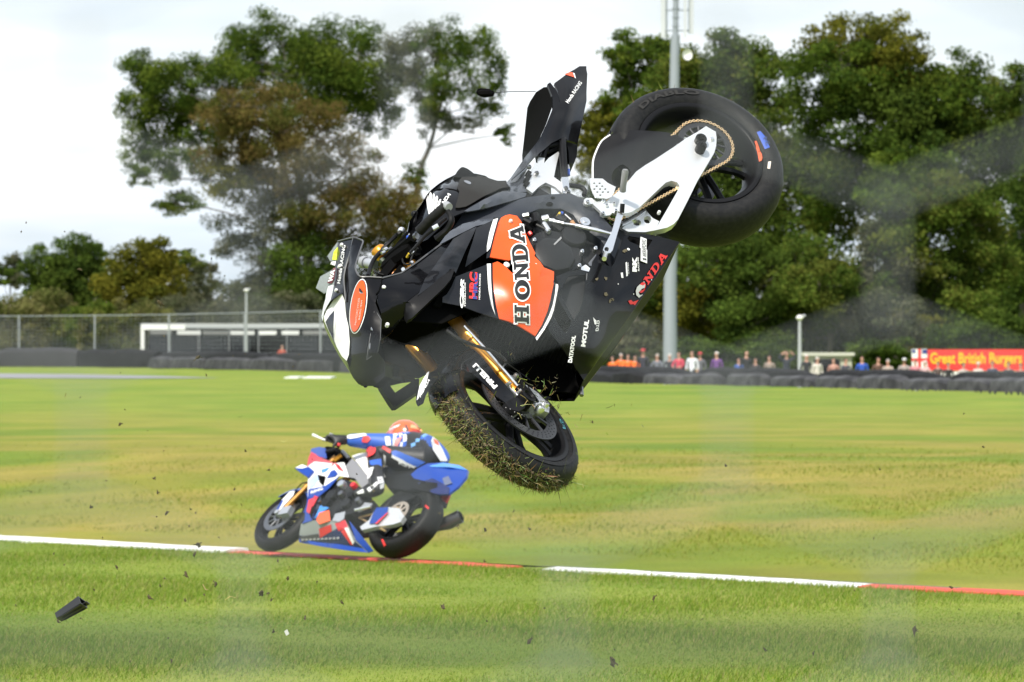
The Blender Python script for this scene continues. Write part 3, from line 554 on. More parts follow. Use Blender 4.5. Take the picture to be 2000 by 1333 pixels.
for p in (1790, 1900, 2050): cbox(fb, o1, fDn, 'leg', p - 2, p + 2, 720, 765, .15, .25, GAL)
cu = bpy.data.curves.new('banner_text', 'FONT'); cu.body = 'Great British Burgers'; cu.offset = .02; cu.extrude = .005; to = bpy.data.objects.new('lettering', cu); C.objects.link(to); dg = bpy.context.evaluated_depsgraph_get(); me = bpy.data.meshes.new_from_object(to.evaluated_get(dg)); bpy.data.objects.remove(to)
V = np.array([v.co for v in me.vertices]); lo, hi = V.min(0), V.max(0); pa, pb = W(1817, 717, fDn), W(1996, 689, fDn)
for v in me.vertices: v.co = ((pa.x + (pb.x - pa.x) * (v.co.x - lo[0]) / (hi[0] - lo[0])) - o1.x, -.012 - .01 * (v.co.z > 0), pa.z + (pb.z - pa.z) * (v.co.y - lo[1]) / (hi[1] - lo[1]) - o1.z)
me.materials.append(mat('yellow vinyl', (.85, .55, .02), .5)); t = bpy.data.objects.new('lettering', me); C.objects.link(t); t.parent = fb

# ================================================================== the chain-link fence the picture was taken through
ND = 1.33; px_m = ND / FPX; cf = empty('chain_link_fence', (0, ND, 0)); tag(cf, 'galvanised chain-link fence close to the lens, blurred to pale diagonal streaks', 'fence')
WIRE = mat('galvanised wire', (.25, .27, .27), .6, spec=.3); hx, hz = 315 * px_m, 350 * px_m; xa, za = (160 - CX) * px_m, CAMH - (150 - CY) * px_m      # a crossing of the wires and the half pitches of the mesh
def zig(up):
    b = MB(); k0 = int(-za / hz) + 1; pts = []
    for k in range(k0, int((2.4 - za) / hz)):
        o = 0 if (k % 2 == 0) == up else hx; e = .013; pts += [(o, (.001 if o else -.001), za + k * hz - e), (o, (.001 if o else -.001), za + k * hz + e)]
    b.tube(pts, .00072, 6); me = b.build('wire', WIRE).data; return me
meA, meB = zig(True), zig(False)
for o in [o for o in C.objects if o.name.startswith('wire') and o.parent is None and o.type == 'MESH' and o.data in (meA, meB)]: bpy.data.objects.remove(o)
for i in range(-40, 48):
    o = bpy.data.objects.new('wire', meA if i % 2 == 0 else meB); C.objects.link(o); o.parent = cf; o.location.x = xa + i * hx
for z in (CAMH - (1262 - CY) * px_m, .12, 2.36):
    b = MB(); b.tube([(-1.6, .003, z), (1.7, .003, z)], .0022, 6); b.build('line_wire', mat('dark line wire', (.035, .05, .045), .6), cf)
for x in (-1.6, 1.7): b = MB(); b.tube([(x, .05, -.3), (x, .05, 2.45)], .03, 12); b.build('post', GAL, cf, 40)
# ================================================================== the black and orange race bike, in the air
def cw(v): return Vector((v[0], -v[2], v[1]))      # view axes (right, up, towards the lens) -> world
hF, hL = cw((-.4612, -.5919, .6610)), cw((.2679, .6173, .7397))
hO = cw((.6582, .6290, -22.0)) + Vector((0, 0, CAMH))
hero = empty('motorcycle', hO)
tag(hero, 'black and orange race motorcycle without a rider tumbling nose down through the air', 'motorcycle')
H = Rig(hO, hF, hL, hero); hero.matrix_world = Matrix.Translation(hO) @ H.R.to_4x4()
RAKE = R_(23.5)
Sv = Vector((-math.sin(RAKE), 0, math.cos(RAKE)))                  # steering axis in bike axes
Kst = Matrix.Rotation(.5019, 3, Sv); Lf = Kst @ Vector((0, 1, 0)); Tf = Lf.cross(Sv)
fc = Vector((1.5176, 0, -.0230))
MF = Matrix.Translation(fc) @ Matrix((Tf, Lf, Sv)).transposed().to_4x4()
Fr = Rig(hO + H.R @ fc, H.R @ Tf, H.R @ Lf, hero, MF)

GLOSS = mat('black gloss paint', (.004, .004, .005), .25, coat=.45, spec=.04, croughn=.03, bump=.05, nscale=9)
SATIN = mat('black satin plastic', (.008, .008, .009), .42, spec=.16)
FRAME = mat('grey satin frame', (.032, .036, .046), .40, spec=.35, bump=.02, nscale=400)
RUB = mat('matte black rubber', (.010, .010, .0105), .55, spec=.2, bump=.15, nscale=60, noise=(.017, .0165, .016))
PAD = mat('grey grip rubber', (.026, .025, .024), .75, spec=.15, bump=.25, nscale=500)
ALU = mat('brushed aluminium', (.78, .79, .80), .36, metal=.6, bump=.03, nscale=60)
ALUB = mat('bright aluminium', (.82, .83, .85), .28, metal=.9)
STEEL = mat('dark steel', (.25, .25, .26), .35, metal=.9)
GOLD = mat('gold anodised', (.80, .36, .05), .28, metal=.85)
CHAIN = mat('gold chain', (.78, .55, .30), .35, metal=.7)
ORANGE = mat('orange paint', (.86, .098, .009), .3, coat=.5, spec=.2, noise=(.80, .088, .009), nscale=3)
WHITE = mat('white paint', (.80, .80, .79), .35, coat=.3)
REDV = mat('red vinyl', (.72, .03, .025), .4)
BLUEV = mat('blue vinyl', (.03, .09, .45), .4)
YELV = mat('yellow green vinyl', (.62, .75, .05), .5)
ENG = mat('black engine coating', (.014, .0145, .016), .45, spec=.3, bump=.06, nscale=300)
DARK = mat('dark cavity plastic', (.004, .004, .004), .8, spec=.04)
GLASS = mat('clear broken screen', (.42, .46, .46), .12, alpha=.42, spec=.5)
FROST = mat('cracked white screen edge', (.72, .76, .76), .6, bump=1., nscale=90)
LENS = mat('headlight lens', (.16, .17, .19), .12, metal=.8)
GREENP = mat('olive green plastic', (.04, .06, .03), .5)

def lathe_y(o, prof, m, name, parent, n=48, smooth=40, ax=(0, 1, 0)):
    b = MB(); b.lathe(o, ax, prof, n); return b.build(name, m, parent, smooth)
def tyre_prof(R, wd, bead=.234):
    return [(bead, wd * .80), (bead + .012, wd * .92), (bead + .03, wd * .985), (R - .052, wd), (R - .040, wd * .965), (R - .026, wd * .85), (R - .013, wd * .64), (R - .004, wd * .36), (R, 0),
            (R - .004, -wd * .36), (R - .013, -wd * .64), (R - .026, -wd * .85), (R - .040, -wd * .965), (R - .052, -wd), (bead + .03, -wd * .985), (bead + .012, -wd * .92), (bead, -wd * .80)]
def wheel(rig, name, R, wd, rw, nsp, m_rim, hub_r=.05, parent=None):
    b = MB()                                        # the rim: lips, barrel, hub, spokes
    b.lathe((0, 0, 0), (0, 1, 0), [(.216, -rw), (.222, -rw * 1.04), (.234, -rw * 1.03), (.238, -rw * .9), (.222, -rw * .82), (.205, -rw * .4), (.200, 0), (.205, rw * .4), (.222, rw * .82), (.238, rw * .9), (.234, rw * 1.03), (.222, rw * 1.04), (.216, rw), (.208, rw * .8), (.192, rw * .4), (.188, 0), (.192, -rw * .4), (.208, -rw * .8)], 64, closed=True)
    b.lathe((0, 0, 0), (0, 1, 0), [(.012, -rw * .9), (hub_r, -rw * .9), (hub_r, rw * .9), (.012, rw * .9)], 24, closed=True)
    for i in range(nsp):
        a = 2 * math.pi * i / nsp + .3
        for sgn in (-1, 1):
            p = [(hub_r * .8, a + .25 * sgn, .02), (.11, a + .17 * sgn, .018), (.16, a + .15 * sgn, .012), (.198, a + .17 * sgn, 0)]
            b.tube([(r * math.cos(t), y, r * math.sin(t)) for r, t, y in p], [.017, .014, .013, .017], 6, curve=3)
    w = rig.mb(b, name, m_rim, 40); bv[w.name] = BVHTree.FromPolygons(b.v, b.f)
    b = MB(); b.lathe((0, 0, 0), (0, 1, 0), tyre_prof(R, wd), 96); t = b.build('tyre', RUB, w, 40)
    bv[t.name] = BVHTree.FromPolygons(b.v, b.f); t['_'] = 0; del t['_']
    return w, t
def disc(parent, y, ro, ri, m, holes=True, name='brake_disc', nh=36):
    b = MB(); n = 72
    b.lathe((0, y, 0), (0, 1, 0), [(ri, -.003), (ro, -.003), (ro, .003), (ri, .003)], n, closed=True)
    for i in range(10):
        a = 2 * math.pi * i / 10; c, s_ = math.cos(a), math.sin(a)
        b.tube([(.05 * c, y, .05 * s_), ((ri + .004) * math.cos(a + .18), y, (ri + .004) * math.sin(a + .18))], .006, 6)
    b.lathe((0, y, 0), (0, 1, 0), [(.04, -.004), (.06, -.004), (.06, .004), (.04, .004)], 24, closed=True)
    d = b.build(name, m, parent, 40)
    if holes:
        h = MB(); sg = 1 if y > 0 else -1
        for i in range(nh):
            for k, rr in enumerate((.25, .5, .75)):
                a = 2 * math.pi * (i + k / 3.) / nh; r = ri + (ro - ri) * rr; c, s_ = math.cos(a), math.sin(a)
                h.lathe((r * c, y + sg * .0032, r * s_), (0, 1, 0), [(.0, 0), (.0032, .0)], 6)
        h.build('disc_holes', DARK, d)
    return d

# ---- rear wheel
rw_, rty = wheel(H, 'rear_wheel', .332, .098, .082, 5, SATIN)
disc(rw_, -.095, .11, .075, STEEL, False)
b = MB(); yS = .128
b.lathe((0, yS, 0), (0, 1, 0), [(.078, -.004), (.101, -.004), (.101, .004), (.078, .004)], 60, closed=True)
for i in range(14):
    a = 2 * math.pi * i / 14; b.tube([(.04 * math.cos(a), yS, .04 * math.sin(a)), (.082 * math.cos(a + .12), yS, .082 * math.sin(a + .12))], .0055, 6)
b.lathe((0, yS, 0), (0, 1, 0), [(.02, -.03), (.045, -.03), (.045, .006), (.02, .006)], 24, closed=True)
b.build('sprocket', mat('dark grey sprocket', (.045, .045, .048), .4, metal=.5), rw_, 40)
H.drape('tyre_sticker', [zG('1325,388 1352,380 1392,425 1425,505 1388,520')], BLUEV, rty, res=6, parent=rw_, off=.002)
H.drape('rim_sticker', [zG('1305,462 1328,455 1352,520 1370,605 1345,617 1332,545')], mat('orange sticker', (.75, .13, .05), .5), [rty, rw_], res=5, parent=rw_, off=.004)
H.drape('tyre_sticker', [zG('1413,615 1436,612 1428,670 1407,668')], mat('cream sticker', (.7, .62, .55), .6), rty, res=6, parent=rw_, off=.002)
H.text('54', zG('1398,495')[0], zG('1372,432')[0], (7.5, -3.5), mat('sticker ink', (.02, .04, .12), .6), rty, off=.003, parent=rw_, bold=.02)
def arc_text(txt, a0, a1, r0, r1, y, m, parent, rig):
    cu = bpy.data.curves.new('t', 'FONT'); cu.body = txt; cu.offset = .03; cu.resolution_u = 3
    to = bpy.data.objects.new('t', cu); C.objects.link(to); dg = bpy.context.evaluated_depsgraph_get(); me = to.evaluated_get(dg).to_mesh()
    V = np.array([v.co[:2] for v in me.vertices]); Fc = [tuple(p.vertices) for p in me.polygons]
    C.objects.unlink(to); lo, hi = V.min(0), V.max(0); n = (V - lo) / (hi - lo); vs = []
    for u, w in n:
        a = a0 + (a1 - a0) * u; r = r0 + (r1 - r0) * w; vs.append((r * math.cos(a), y, r * math.sin(a)))
    mobj('lettering', vs, Fc, m, parent)
def ang(rig, p, y): q = rig.B(*p, y); return math.atan2(q.z, q.x)
aT0, aT1 = ang(H, zG('490,235')[0], .1), ang(H, zG('890,150')[0], .1)
arc_text('DIABLO', aT0, aT1, .262, .284, .1005, mat('moulded tyre lettering', (.032, .031, .03), .6, spec=.2), rw_, H)

# ---- chain
c2 = H.B(*zG('222,1003')[0], yS); b = MB(); rA, rB = .1055, .040
v = Vector((c2.x, 0, c2.z)); dl = v.length; th = math.atan2(v.z, v.x); be = math.acos((rA - rB) / dl); path = []
n1 = int(rA * (2 * math.pi - 2 * be) / .002); n2 = int(rB * 2 * be / .002) + 1
for i in range(n1 + 1): a = th + be + (2 * math.pi - 2 * be) * i / n1; path.append(Vector((rA * math.cos(a), yS, rA * math.sin(a))))
for i in range(n2 + 1): a = th - be + 2 * be * i / n2; path.append(Vector((v.x + rB * math.cos(a), yS, v.z + rB * math.sin(a))))
path.append(path[0]); acc = [0.]
for i in range(1, len(path)): acc.append(acc[-1] + (path[i] - path[i - 1]).length)
nl = int(round(acc[-1] / .0159)); pa = np.array([tuple(p) for p in path]); step = acc[-1] / nl
P_ = [Vector([np.interp((k * step) % acc[-1], acc, pa[:, q]) for q in range(3)]) for k in range(nl)]
for k in range(nl):
    p, q = P_[k], P_[(k + 1) % nl]; d = (q - p); n_ = Vector((0, 1, 0)).cross(d).normalized(); c_ = (p + q) / 2; wd = .0085 if k % 2 else .0062
    for sg in (-1, 1):
        for e in (-1, 1): b.lathe(c_ + d * .5 * e + Vector((0, sg * wd, 0)), (0, 1, 0), [(0, -.001), (.0062, -.001), (.0062, .001), (0, .001)], 8, 0 if sg > 0 else 1)
        b.box(c_ + Vector((0, sg * wd, 0)), d * .42, (0, .0011, 0), n_ * .0030, 0 if sg > 0 else 1)
    b.lathe(p, (0, 1, 0), [(.003, -.0095), (.003, .0095)], 6, 1)
    b.lathe(p + Vector((0, .0098, 0)), (0, 1, 0), [(0, 0), (.0028, 0)], 6, k=1)
b.build('chain', [CHAIN, mat('oily chain steel', (.05, .045, .04), .4, metal=.6)], hero, 40)

# ---- swingarm, hugger, axle parts
def both(name, pts, m, **k): return H.panel(name, pts, m, mirror=True, **k)
slot = zG('937,340 1012,383 1018,430 1015,490 1000,545 870,762 800,905 722,1055 690,1090 640,1117 545,1138 640,975 733,812 733,795 715,770 672,758 630,772 590,808 430,960 360,1000 300,1010 200,960 170,920 240,860 310,800 400,690 470,640 550,592 690,500 790,430 870,385', .158)
both('swingarm', slot, ALU, thick=.03, res=16, smooth=25)
H.panel('chain_slider', zG('290,1085 300,1060 470,965 480,985 380,1060 300,1095', .112), ALUB, thick=.01)
H.panel('suspension_link', zG('295,1125 440,975 480,990 530,1045 580,1070 548,1138 470,1152 340,1148', .10), ALU, thick=.02, holes=[circ(zG('490,1057')[0], 7.5), circ(zG('410,1080')[0], 8, ry=6)])
b = MB()
for p, r, y0, y1, k in [('905,425', .021, .155, .185, 0), ('905,420', .013, .18, .192, 1), ('910,478', .019, .155, .195, 0), ('910,478', .008, .19, .203, 1), ('985,433', .008, .155, .166, 2)]:
    q = H.B(*zG(p)[0], y1); b.lathe((q.x, y0, q.z), (0, 1, 0), [(0, y1 - y0), (r * .85, y1 - y0), (r, (y1 - y0) * .85), (r, 0)], 14, k)
b.build('axle_nut', [SATIN, DARK, ALUB], hero, 30)
hug = H.panel('rear_hugger', zG('205,412,.07 355,370,.10 500,376,.13 620,385,.132 705,405,.138 760,437,.145 550,600,.15 400,702,.15 330,760,.14 250,806,.12 215,803,.11 75,745,.06 70,620,.05 95,540,.05 140,457,.055'), SATIN, thick=.004, res=12,
              ctrl=zG('330,430,.098 290,500,.095 230,590,.085 420,500,.14 400,600,.145'), holes=[smoothpoly(zG('215,745 228,682 282,638 318,642 362,690 335,745 292,785 240,795'), 3)])
b = MB(); b.tube([H.B(*q) for q in zG('205,410,.068 140,455,.053 95,540,.048 72,620,.048 70,745,.058')], .0045, 6, curve=3); b.build('hugger_edge', WHITE, hero, 40)
a0, a1 = ang(H, zG('500,376')[0], .12), ang(H, zG('75,745')[0], .05)
b2 = MB()                                            # MB.lathe turns from ref towards axis x ref; keep the same turning sense as (x,z)
for i in range(21):
    a = a0 + (a1 - a0) * i / 20
    b2.v += [(r * math.cos(a), y, r * math.sin(a)) for r, y in [(.338, .07), (.348, 0), (.338, -.075), (.30, -.105), (.298, -.102), (.334, -.072), (.344, 0), (.334, .068)]]
b2.f = [(i * 8 + j, i * 8 + (j + 1) % 8, (i + 1) * 8 + (j + 1) % 8, (i + 1) * 8 + j) for i in range(20) for j in range(8)]; b2.mi = [0] * len(b2.f)
b2.build('hugger_arch', SATIN, hero, 40)

# ---- rearset: heel guard, peg, plate, gear lever
both('heel_guard', zG('48,740 145,742 185,775 246,806 232,850 215,880 180,896 90,886 70,850 52,800', .205), ALU, thick=.004, res=10,
     holes=[circ(zG(p)[0], 2.4, 8, 1.6) for p in '80,778 122,778 100,800 142,800 82,822 125,822 165,822 105,845 147,845 187,845 128,868'.split()])
b = MB(); b.tube([H.B(*q) for q in zG('300,835,.20 303,800,.22 318,690,.285 320,672,.292')], [.012, .011, .0125, .009], 10); b.build('footpeg', mat('grey knurled aluminium', (.33, .33, .34), .5, metal=.6, bump=.8, nscale=300), hero, 40)
both('rearset_plate', zM('1068,955 1082,925 1110,912 1170,915 1238,965 1310,945 1420,985 1530,1060 1500,1110 1440,1105 1405,1138 1330,1147 1292,1125 1285,1085 1180,988 1115,1002 1080,985', .19), ALU, thick=.012, res=10)
b = MB()
for q in zM('1120,960 1320,1110 1365,1005 1460,985 1485,1075 1325,950') + zG('215,1163'):
    b = MB(); p = H.B(*q, .196); b.lathe(p, (0, 1, 0), [(0, .004), (.006, .004), (.0075, 0), (.0075, -.006)], 10); b.lathe(p + Vector((0, .0043, 0)), (0, 1, 0), [(0, 0), (.003, 0)], 6, 1); b.build('rearset_bolt', [ALUB, DARK], hero, 30)
H.panel('gear_lever', zG('258,1002 305,1012 262,1150 222,1290 203,1312 170,1314 148,1290 155,1265 215,1150', .215), ALUB, thick=.012, res=12, holes=[circ(zG('176,1283')[0], 4.6)])
b = MB(); b.tube([H.B(*q) for q in zG('292,1005,.215 298,935,.235')], .0085, 8); b.build('lever_pivot', SATIN, hero, 40)
b = MB(); b.tube([H.B(*q) for q in zK('690,365,.215 668,440,.255')], .0085, 10); b.build('toe_peg', ALUB, hero, 40)
b = MB(); b.tube([H.B(*q) for q in zD('770,200,.17 920,237,.185')], .006, 8); b.tube([H.B(*q) for q in zD('920,237,.185 1010,250,.188 1020,255,.188 1180,290,.195 1310,322,.20')], [.0045, .0045, .0075, .0075, .0045], 8); b.build('shift_rod', ALUB, hero, 40)

# ---- frame, engine
frame = both('frame', z1('866,474,.10 908,412,.125 928,412,.135 976,400,.145 1027,386,.148 1073,380,.15 1115,378,.152 1137,389,.155 1149,400,.158 1172,419,.165 1195,445,.17 1212,470,.17 1200,505,.168 1173,469,.165 1149,452,.163 1132,438,.163 1120,420,.16 1096,408,.158 1053,408,.155 1034,416,.155 1010,445,.155 960,505,.14 880,525,.11'), FRAME, thick=.05, res=14,
             ctrl=z1('1000,410,.165 1060,394,.172 1110,392,.176 1140,415,.18 1175,445,.185'))
H.drape('frame_hole', [circ(zM('664,917')[0], 4.6, 12, 3)], DARK, frame, res=4); H.drape('frame_hole', [circ(zM('620,998')[0], 7, 12, 4.4)], DARK, frame, res=4)
b = MB(); p = H.B(*zM('1088,1212')[0], .19); b.lathe(p, (0, 1, 0), [(0, .003), (.008, .003), (.009, -.001), (.019, -.002), (.02, -.012)], 18); b.build('pivot_bolt', ALUB, hero, 30)
b = MB(); b.abox(.54, .96, -.13, .09, .0, .16); b.abox(.56, .92, -.04, .03, -.12, .0); b.abox(.74, 1.02, -.13, .11, .12, .34); b.abox(.60, .9, -.12, .12, .3, .42); b.build('engine_block', ENG, hero)
H.panel('crankcase', zD('560,230 700,110 900,100 1010,150 1120,290 1250,350 1260,440 1200,500 1130,600 1060,720 900,760 800,700 660,520 600,400', .125), ENG, thick=.03, res=20)
def boss(c, r, y0, y1, m, name, n=28, r2=.8):
    q = H.B(*c, y1); b = MB(); b.lathe((q.x, 0, q.z), (0, 1, 0), [(0, y1), (r * r2, y1), (r * .93, y1 - .006), (r, y1 - .018), (r * 1.02, y0)], n); return b.build(name, m, hero, 35)
boss(zD('850,475')[0], .079, .10, .205, ENG, 'alternator_cover', 9, .78)
boss(zD('850,470')[0], .105, .10, .165, ENG, 'engine_case', 30, .92)
boss(zD('1010,330')[0], .05, .10, .178, ENG, 'sprocket_cover', 20, .8)
H.panel('case_badge', zD('838,405 900,342 905,358 848,412', .207), mat('worn badge', (.28, .28, .29), .5), thick=.003, res=8)
b = MB()
for q in zD('683,367,.172 690,492,.178 692,570,.178 862,640,.178 1072,460,.178 1181,436,.178 1050,576,.178'):
    b = MB(); p = H.B(*q); b.lathe(p, (0, 1, 0), [(0, .006), (.0042, .006), (.0046, 0), (.007, 0), (.008, -.02)], 10); b.build('engine_bolt', ALUB, hero, 30)
H.panel('case_bracket', zD('1065,590,.185 1100,572,.19 1135,600,.19 1130,640,.18 1062,618,.18'), ALUB, thick=.012, res=8)
H.panel('case_bracket', zD('1120,560,.18 1185,485,.17 1190,492,.17 1150,550,.18 1148,585,.18 1128,580,.18'), STEEL, thick=.01, res=8)
for i, (p0, p1, r, m) in enumerate([('590,180,.16', '640,170,.17', .012, STEEL), ('600,210,.16', '655,240,.17', .011, SATIN), ('690,170,.15', '700,240,.16', .016, SATIN), ('620,260,.16', '660,300,.165', .009, DARK), ('745,205,.165', '800,190,.175', .013, ALUB), ('760,240,.165', '800,300,.175', .010, ALUB),
                                    ('800,210,.17', '845,210,.175', .006, ALUB), ('870,185,.16', '890,150,.16', .005, mat('yellow tag', (.6, .42, .03), .6)), ('930,165,.16', '980,210,.16', .005, STEEL), ('895,150,.16', '915,155,.16', .006, BLUEV), ('985,220,.165', '1005,250,.165', .008, mat('dry leaf', (.42, .22, .10), .8)), ('640,310,.165', '655,330,.165', .008, REDV),
                                    ('780,290,.17', '800,310,.178', .008, ALUB), ('700,250,.16', '770,285,.17', .007, SATIN), ('830,250,.16', '900,300,.16', .016, SATIN), ('860,190,.15', '930,230,.15', .018, ENG), ('650,200,.15', '590,280,.15', .008, STEEL)]):
    b = MB(); b.tube([H.B(*q) for q in zD(p0 + ' ' + p1)], r, 8); b.build('throttle_linkage', m, hero, 30)

# ---- belly pan
belly_pts = z1('1217,463,.165 1235,456,.16 1274,459,.14 1328,473,.11 1300,515,.105 1262,570,.10 1225,625,.09 1185,680,.078 1140,743,.06 1118.6,709,.11 1095,676,.15 1071,645,.18 1080,615,.2 1091,560,.215 1086,540,.21 1110,531,.2 1134,527,.195 1150,531,.19 1165.6,496,.185 1175,505,.185 1183.6,518,.185 1194,521.6,.185 1200,514,.18 1211,483,.172')
vent1 = zD('838,1000 872,845 985,1040 942,1130 905,1105'); vent2 = zD('885,800 960,665 1100,655 1082,850 1050,950 1002,1022')
win = zK('968,172 990,144 1298,194 1226,306 1130,270 1000,215')
belly = H.panel('belly_pan', belly_pts, GLOSS, thick=.004, res=12, holes=[vent1, vent2, win], ctrl=z1('1180,560,.19 1200,600,.155 1150,640,.165 1110,660,.17 1250,500,.158 1230,540,.15 1160,690,.115 1135,600,.19 1110,600,.195 1125,560,.2'), mirror=True)
H.panel('vent_panel', [(*p, y) for p, y in zip(vent2, (.165, .17, .175, .165, .16, .15))], ENG, thick=.004, res=14)
H.panel('vent_panel', [(*p, .13) for p in vent1], DARK, thick=.004, res=14)
H.panel('belly_inner', [(*p, .10) for p in win], DARK, thick=.004, res=14)
b = MB(); b.tube([H.B(*q) for q in zD('1110,645,.195 1090,870,.185 1060,950,.178 1000,1040,.165 940,1130,.168 900,1105,.172 835,1000,.19')], .0022, 5, curve=3); b.tube([H.B(*q) for q in zD('870,840,.205 990,1042,.17')], .002, 5); b.build('vent_lip', mat('bare edge', (.10, .10, .105), .35), hero, 40)  # thin grey tubes along the edges, lighter than the black paint
lowL = [H.B(*q) for q in z1('1328,473,.11 1262,570,.10 1185,680,.078 1140,743,.06')]
vs = [(p.x, p.y, p.z + .0) for p in lowL] + [(p.x, -p.y, p.z) for p in lowL]; n = len(lowL)
vs += [(p[0], p[1], p[2] + .004) for p in vs]
fs = [(i, i + 1, n + i + 1, n + i) for i in range(n - 1)] + [(2 * n + i, 2 * n + n + i, 2 * n + n + i + 1, 2 * n + i + 1) for i in range(n - 1)]
mobj('belly_floor', vs, fs, mat('matte olive black belly', (.010, .011, .008), .6, spec=.12), hero)  # matte near-black underside with a faint olive tint
b = MB(); b.tube([H.B(*q) for q in z1('1136,757,0 1136,773,0')], [.006, .008], 8); b.build('drain_plug', STEEL, hero, 40)

# ---- tank and trim
tank_pts = zN('60,830,-.03 120,740,-.03 215,590,-.02 300,430,-.01 370,330,.0 460,255,.0 560,195,.0 650,155,.0 780,135,.0 900,140,.0 1010,165,.0 1160,215,.01 1270,215,.03 1330,290,.10 1310,330,.14 1200,370,.155 1000,440,.165 800,560,.17 600,640,.165 480,760,.155 330,900,.14 180,960,.12')
tank = H.panel('fuel_tank', tank_pts, GLOSS, thick=.01, res=11, ctrl=zN('420,420,.105 330,600,.105 560,330,.115 700,330,.125 900,260,.12 1100,280,.11 560,480,.145 700,470,.155 900,400,.15 250,760,.10 450,600,.135 520,250,.07 700,220,.08 900,185,.06'), mirror=True)
pad = smoothpoly(zN('668,537 684,460 712,342 683,312 700,262 722,200 790,142 850,150 930,160 1010,175 1160,222 1262,220 1300,255 1318,292 1215,305 1110,352 1000,402 900,462 800,518 760,528'), 2)
H.drape('tank_grip', [pad], PAD, tank, off=.006, thick=.005, res=11)
b = MB()
def strip(b, pts, on, r=.0018, k=0, off=.0):
    P = []
    for q in resample_open(pts, 8):
        d = (H.B(*q[:2], 0) - H.cam).normalized(); best = None
        for o in on:
            h = bv[o.name].ray_cast(H.cam, d)
            if h[0] is not None and (best is None or h[3] < best[3]): best = h
        if best: P.append(best[0] - d * off)
    if len(P) > 1: b.tube(P, r, 5, k)
def resample_open(poly, res):
    out = []
    for a, c in zip(poly[:-1], poly[1:]):
        k = max(1, int(math.hypot(c[0] - a[0], c[1] - a[1]) / res))
        out += [tuple(a[q] + (c[q] - a[q]) * j / k for q in range(2)) for j in range(k)]
    return out + [poly[-1][:2]]
strip(b, zN('372,333 440,312 510,300 590,302 650,312 700,328'), [tank], .003); strip(b, zN('683,312 780,300 880,280 985,255'), [tank], .003, off=.006); b.build('tank_seam', DARK, hero, 40)
H.drape('pad_badge', [smoothpoly(zN('762,232 800,228 845,250 840,272 800,260'), 3)], mat('grey badge', (.25, .26, .29), .3, metal=.5), tank, off=.009, res=5)
H.panel('tank_cap', zN('648,158 665,125 690,85 735,42 780,48 830,75 880,115 918,150 780,165', .045), SATIN, thick=.09, res=10, curve=2)
H.panel('tank_trim', zN('768,562,.168 830,522,.172 1000,424,.172 1110,372,.17 1215,337,.165 1330,330,.15 1430,335,.14 1508,350,.135 1490,390,.14 1400,420,.15 1200,478,.165 1050,520,.17 900,552,.172 800,568,.17'), mat('painted sheen gloss trim', (.05, .055, .068), .25, coat=.6), thick=.006, res=11, ctrl=zN('1000,480,.182 1200,405,.178 1350,375,.16'), mirror=True)  # blue-grey sky reflection put into the base colour of black trim
H.panel('seat_cowl', zM('105,665,.06 200,560,.05 330,470,.08 338,530,.12 300,600,.12 300,770,.13 325,835,.13 110,838,.14 115,780,.13 60,715,.10'), mat('painted sheen gloss trim', (.05, .055, .068)), thick=.006, res=11, mirror=True)  # reflected light held in the grey base colour here too
# wing badge on the tank
for f in ('318,390 348,362 372,600 356,630', '358,366 388,362 396,588 378,612', '398,376 424,382 410,586 400,592', '432,398 462,408 434,560 420,574', '470,440 498,430 470,510 446,540'):
    H.drape('wing_badge', [smoothpoly(zN(f), 2)], WHITE, tank, off=.002, res=5)
H.text('HONDA', zN('462,585')[0], zN('612,372')[0], (-5.0, -4.8), WHITE, tank, bold=.03, shear=.2)

# ---- tail, seat, subframe
tail = H.panel('tail_cowl', zA('1608,215,.06 1650,180,.06 1700,142,.05 1770,103,.03 1815,103,.02 1824,150,.03 1816,330,.04 1795,440,.05 1760,600,.06 1690,580,.10 1650,570,.12 1590,600,.125 1545,640,.13 1480,690,.13 1420,760,.13 1330,838,.12 1322,830,.10 1420,690,.08 1500,590,.09 1580,450,.1 1625,390,.1 1645,330,.095 1630,260,.075'), GLOSS, thick=.008, res=10,
               ctrl=zA('1720,250,.085 1700,350,.105 1760,300,.075 1660,450,.12 1720,480,.10 1770,150,.045'), mirror=False)
H.panel('tail_cowl', zA('1608,215,-.03 1700,150,-.03 1770,106,.0 1815,106,.0 1816,330,-.03 1760,600,-.06 1650,570,-.10 1545,640,-.10 1480,690,-.10 1500,590,-.08 1625,390,-.06'), GLOSS, thick=-.006, res=16)
H.panel('tail_edge', zA('1565,215,.06 1582,204,.06 1625,260,.075 1648,330,.09 1640,400,.1 1600,480,.1 1500,640,.1 1480,660,.1 1490,620,.095 1560,470,.09 1600,370,.085 1598,300,.07'), GLOSS, thick=.012, res=9)
H.panel('seat_pad', zA('1418,690,-.12 1416,640,-.12 1433,490,-.10 1450,330,-.05 1490,268,.0 1540,236,.03 1575,233,.05 1600,300,.06 1600,350,.07 1560,465,.07 1500,590,.06 1440,680,-.02'), mat('black seat foam', (.005, .005, .005), .9, spec=.04), thick=.035, res=14)
H.drape('tail_chevron', [zA('1672,152 1700,141 1725,141 1742,175 1728,170')], mat('orange red vinyl', (.75, .10, .04), .4), tail, res=6)
H.drape('tail_chevron', [zA('1729,143 1740,148 1748,180 1742,178')], WHITE, tail, res=6)
H.text('Honda RACING', zA('1700,345')[0], zA('1790,208')[0], (-6.5, -3.5), WHITE, tail, bold=.03, shear=.15)
H.panel('undertail', zM('930,-60,.03 985,-60,.02 990,220,.03 985,250,.03 975,380,.03 940,466,.04 880,466,.05 870,300,.06 830,150,.07 860,60,.06'), SATIN, thick=.08, res=14)
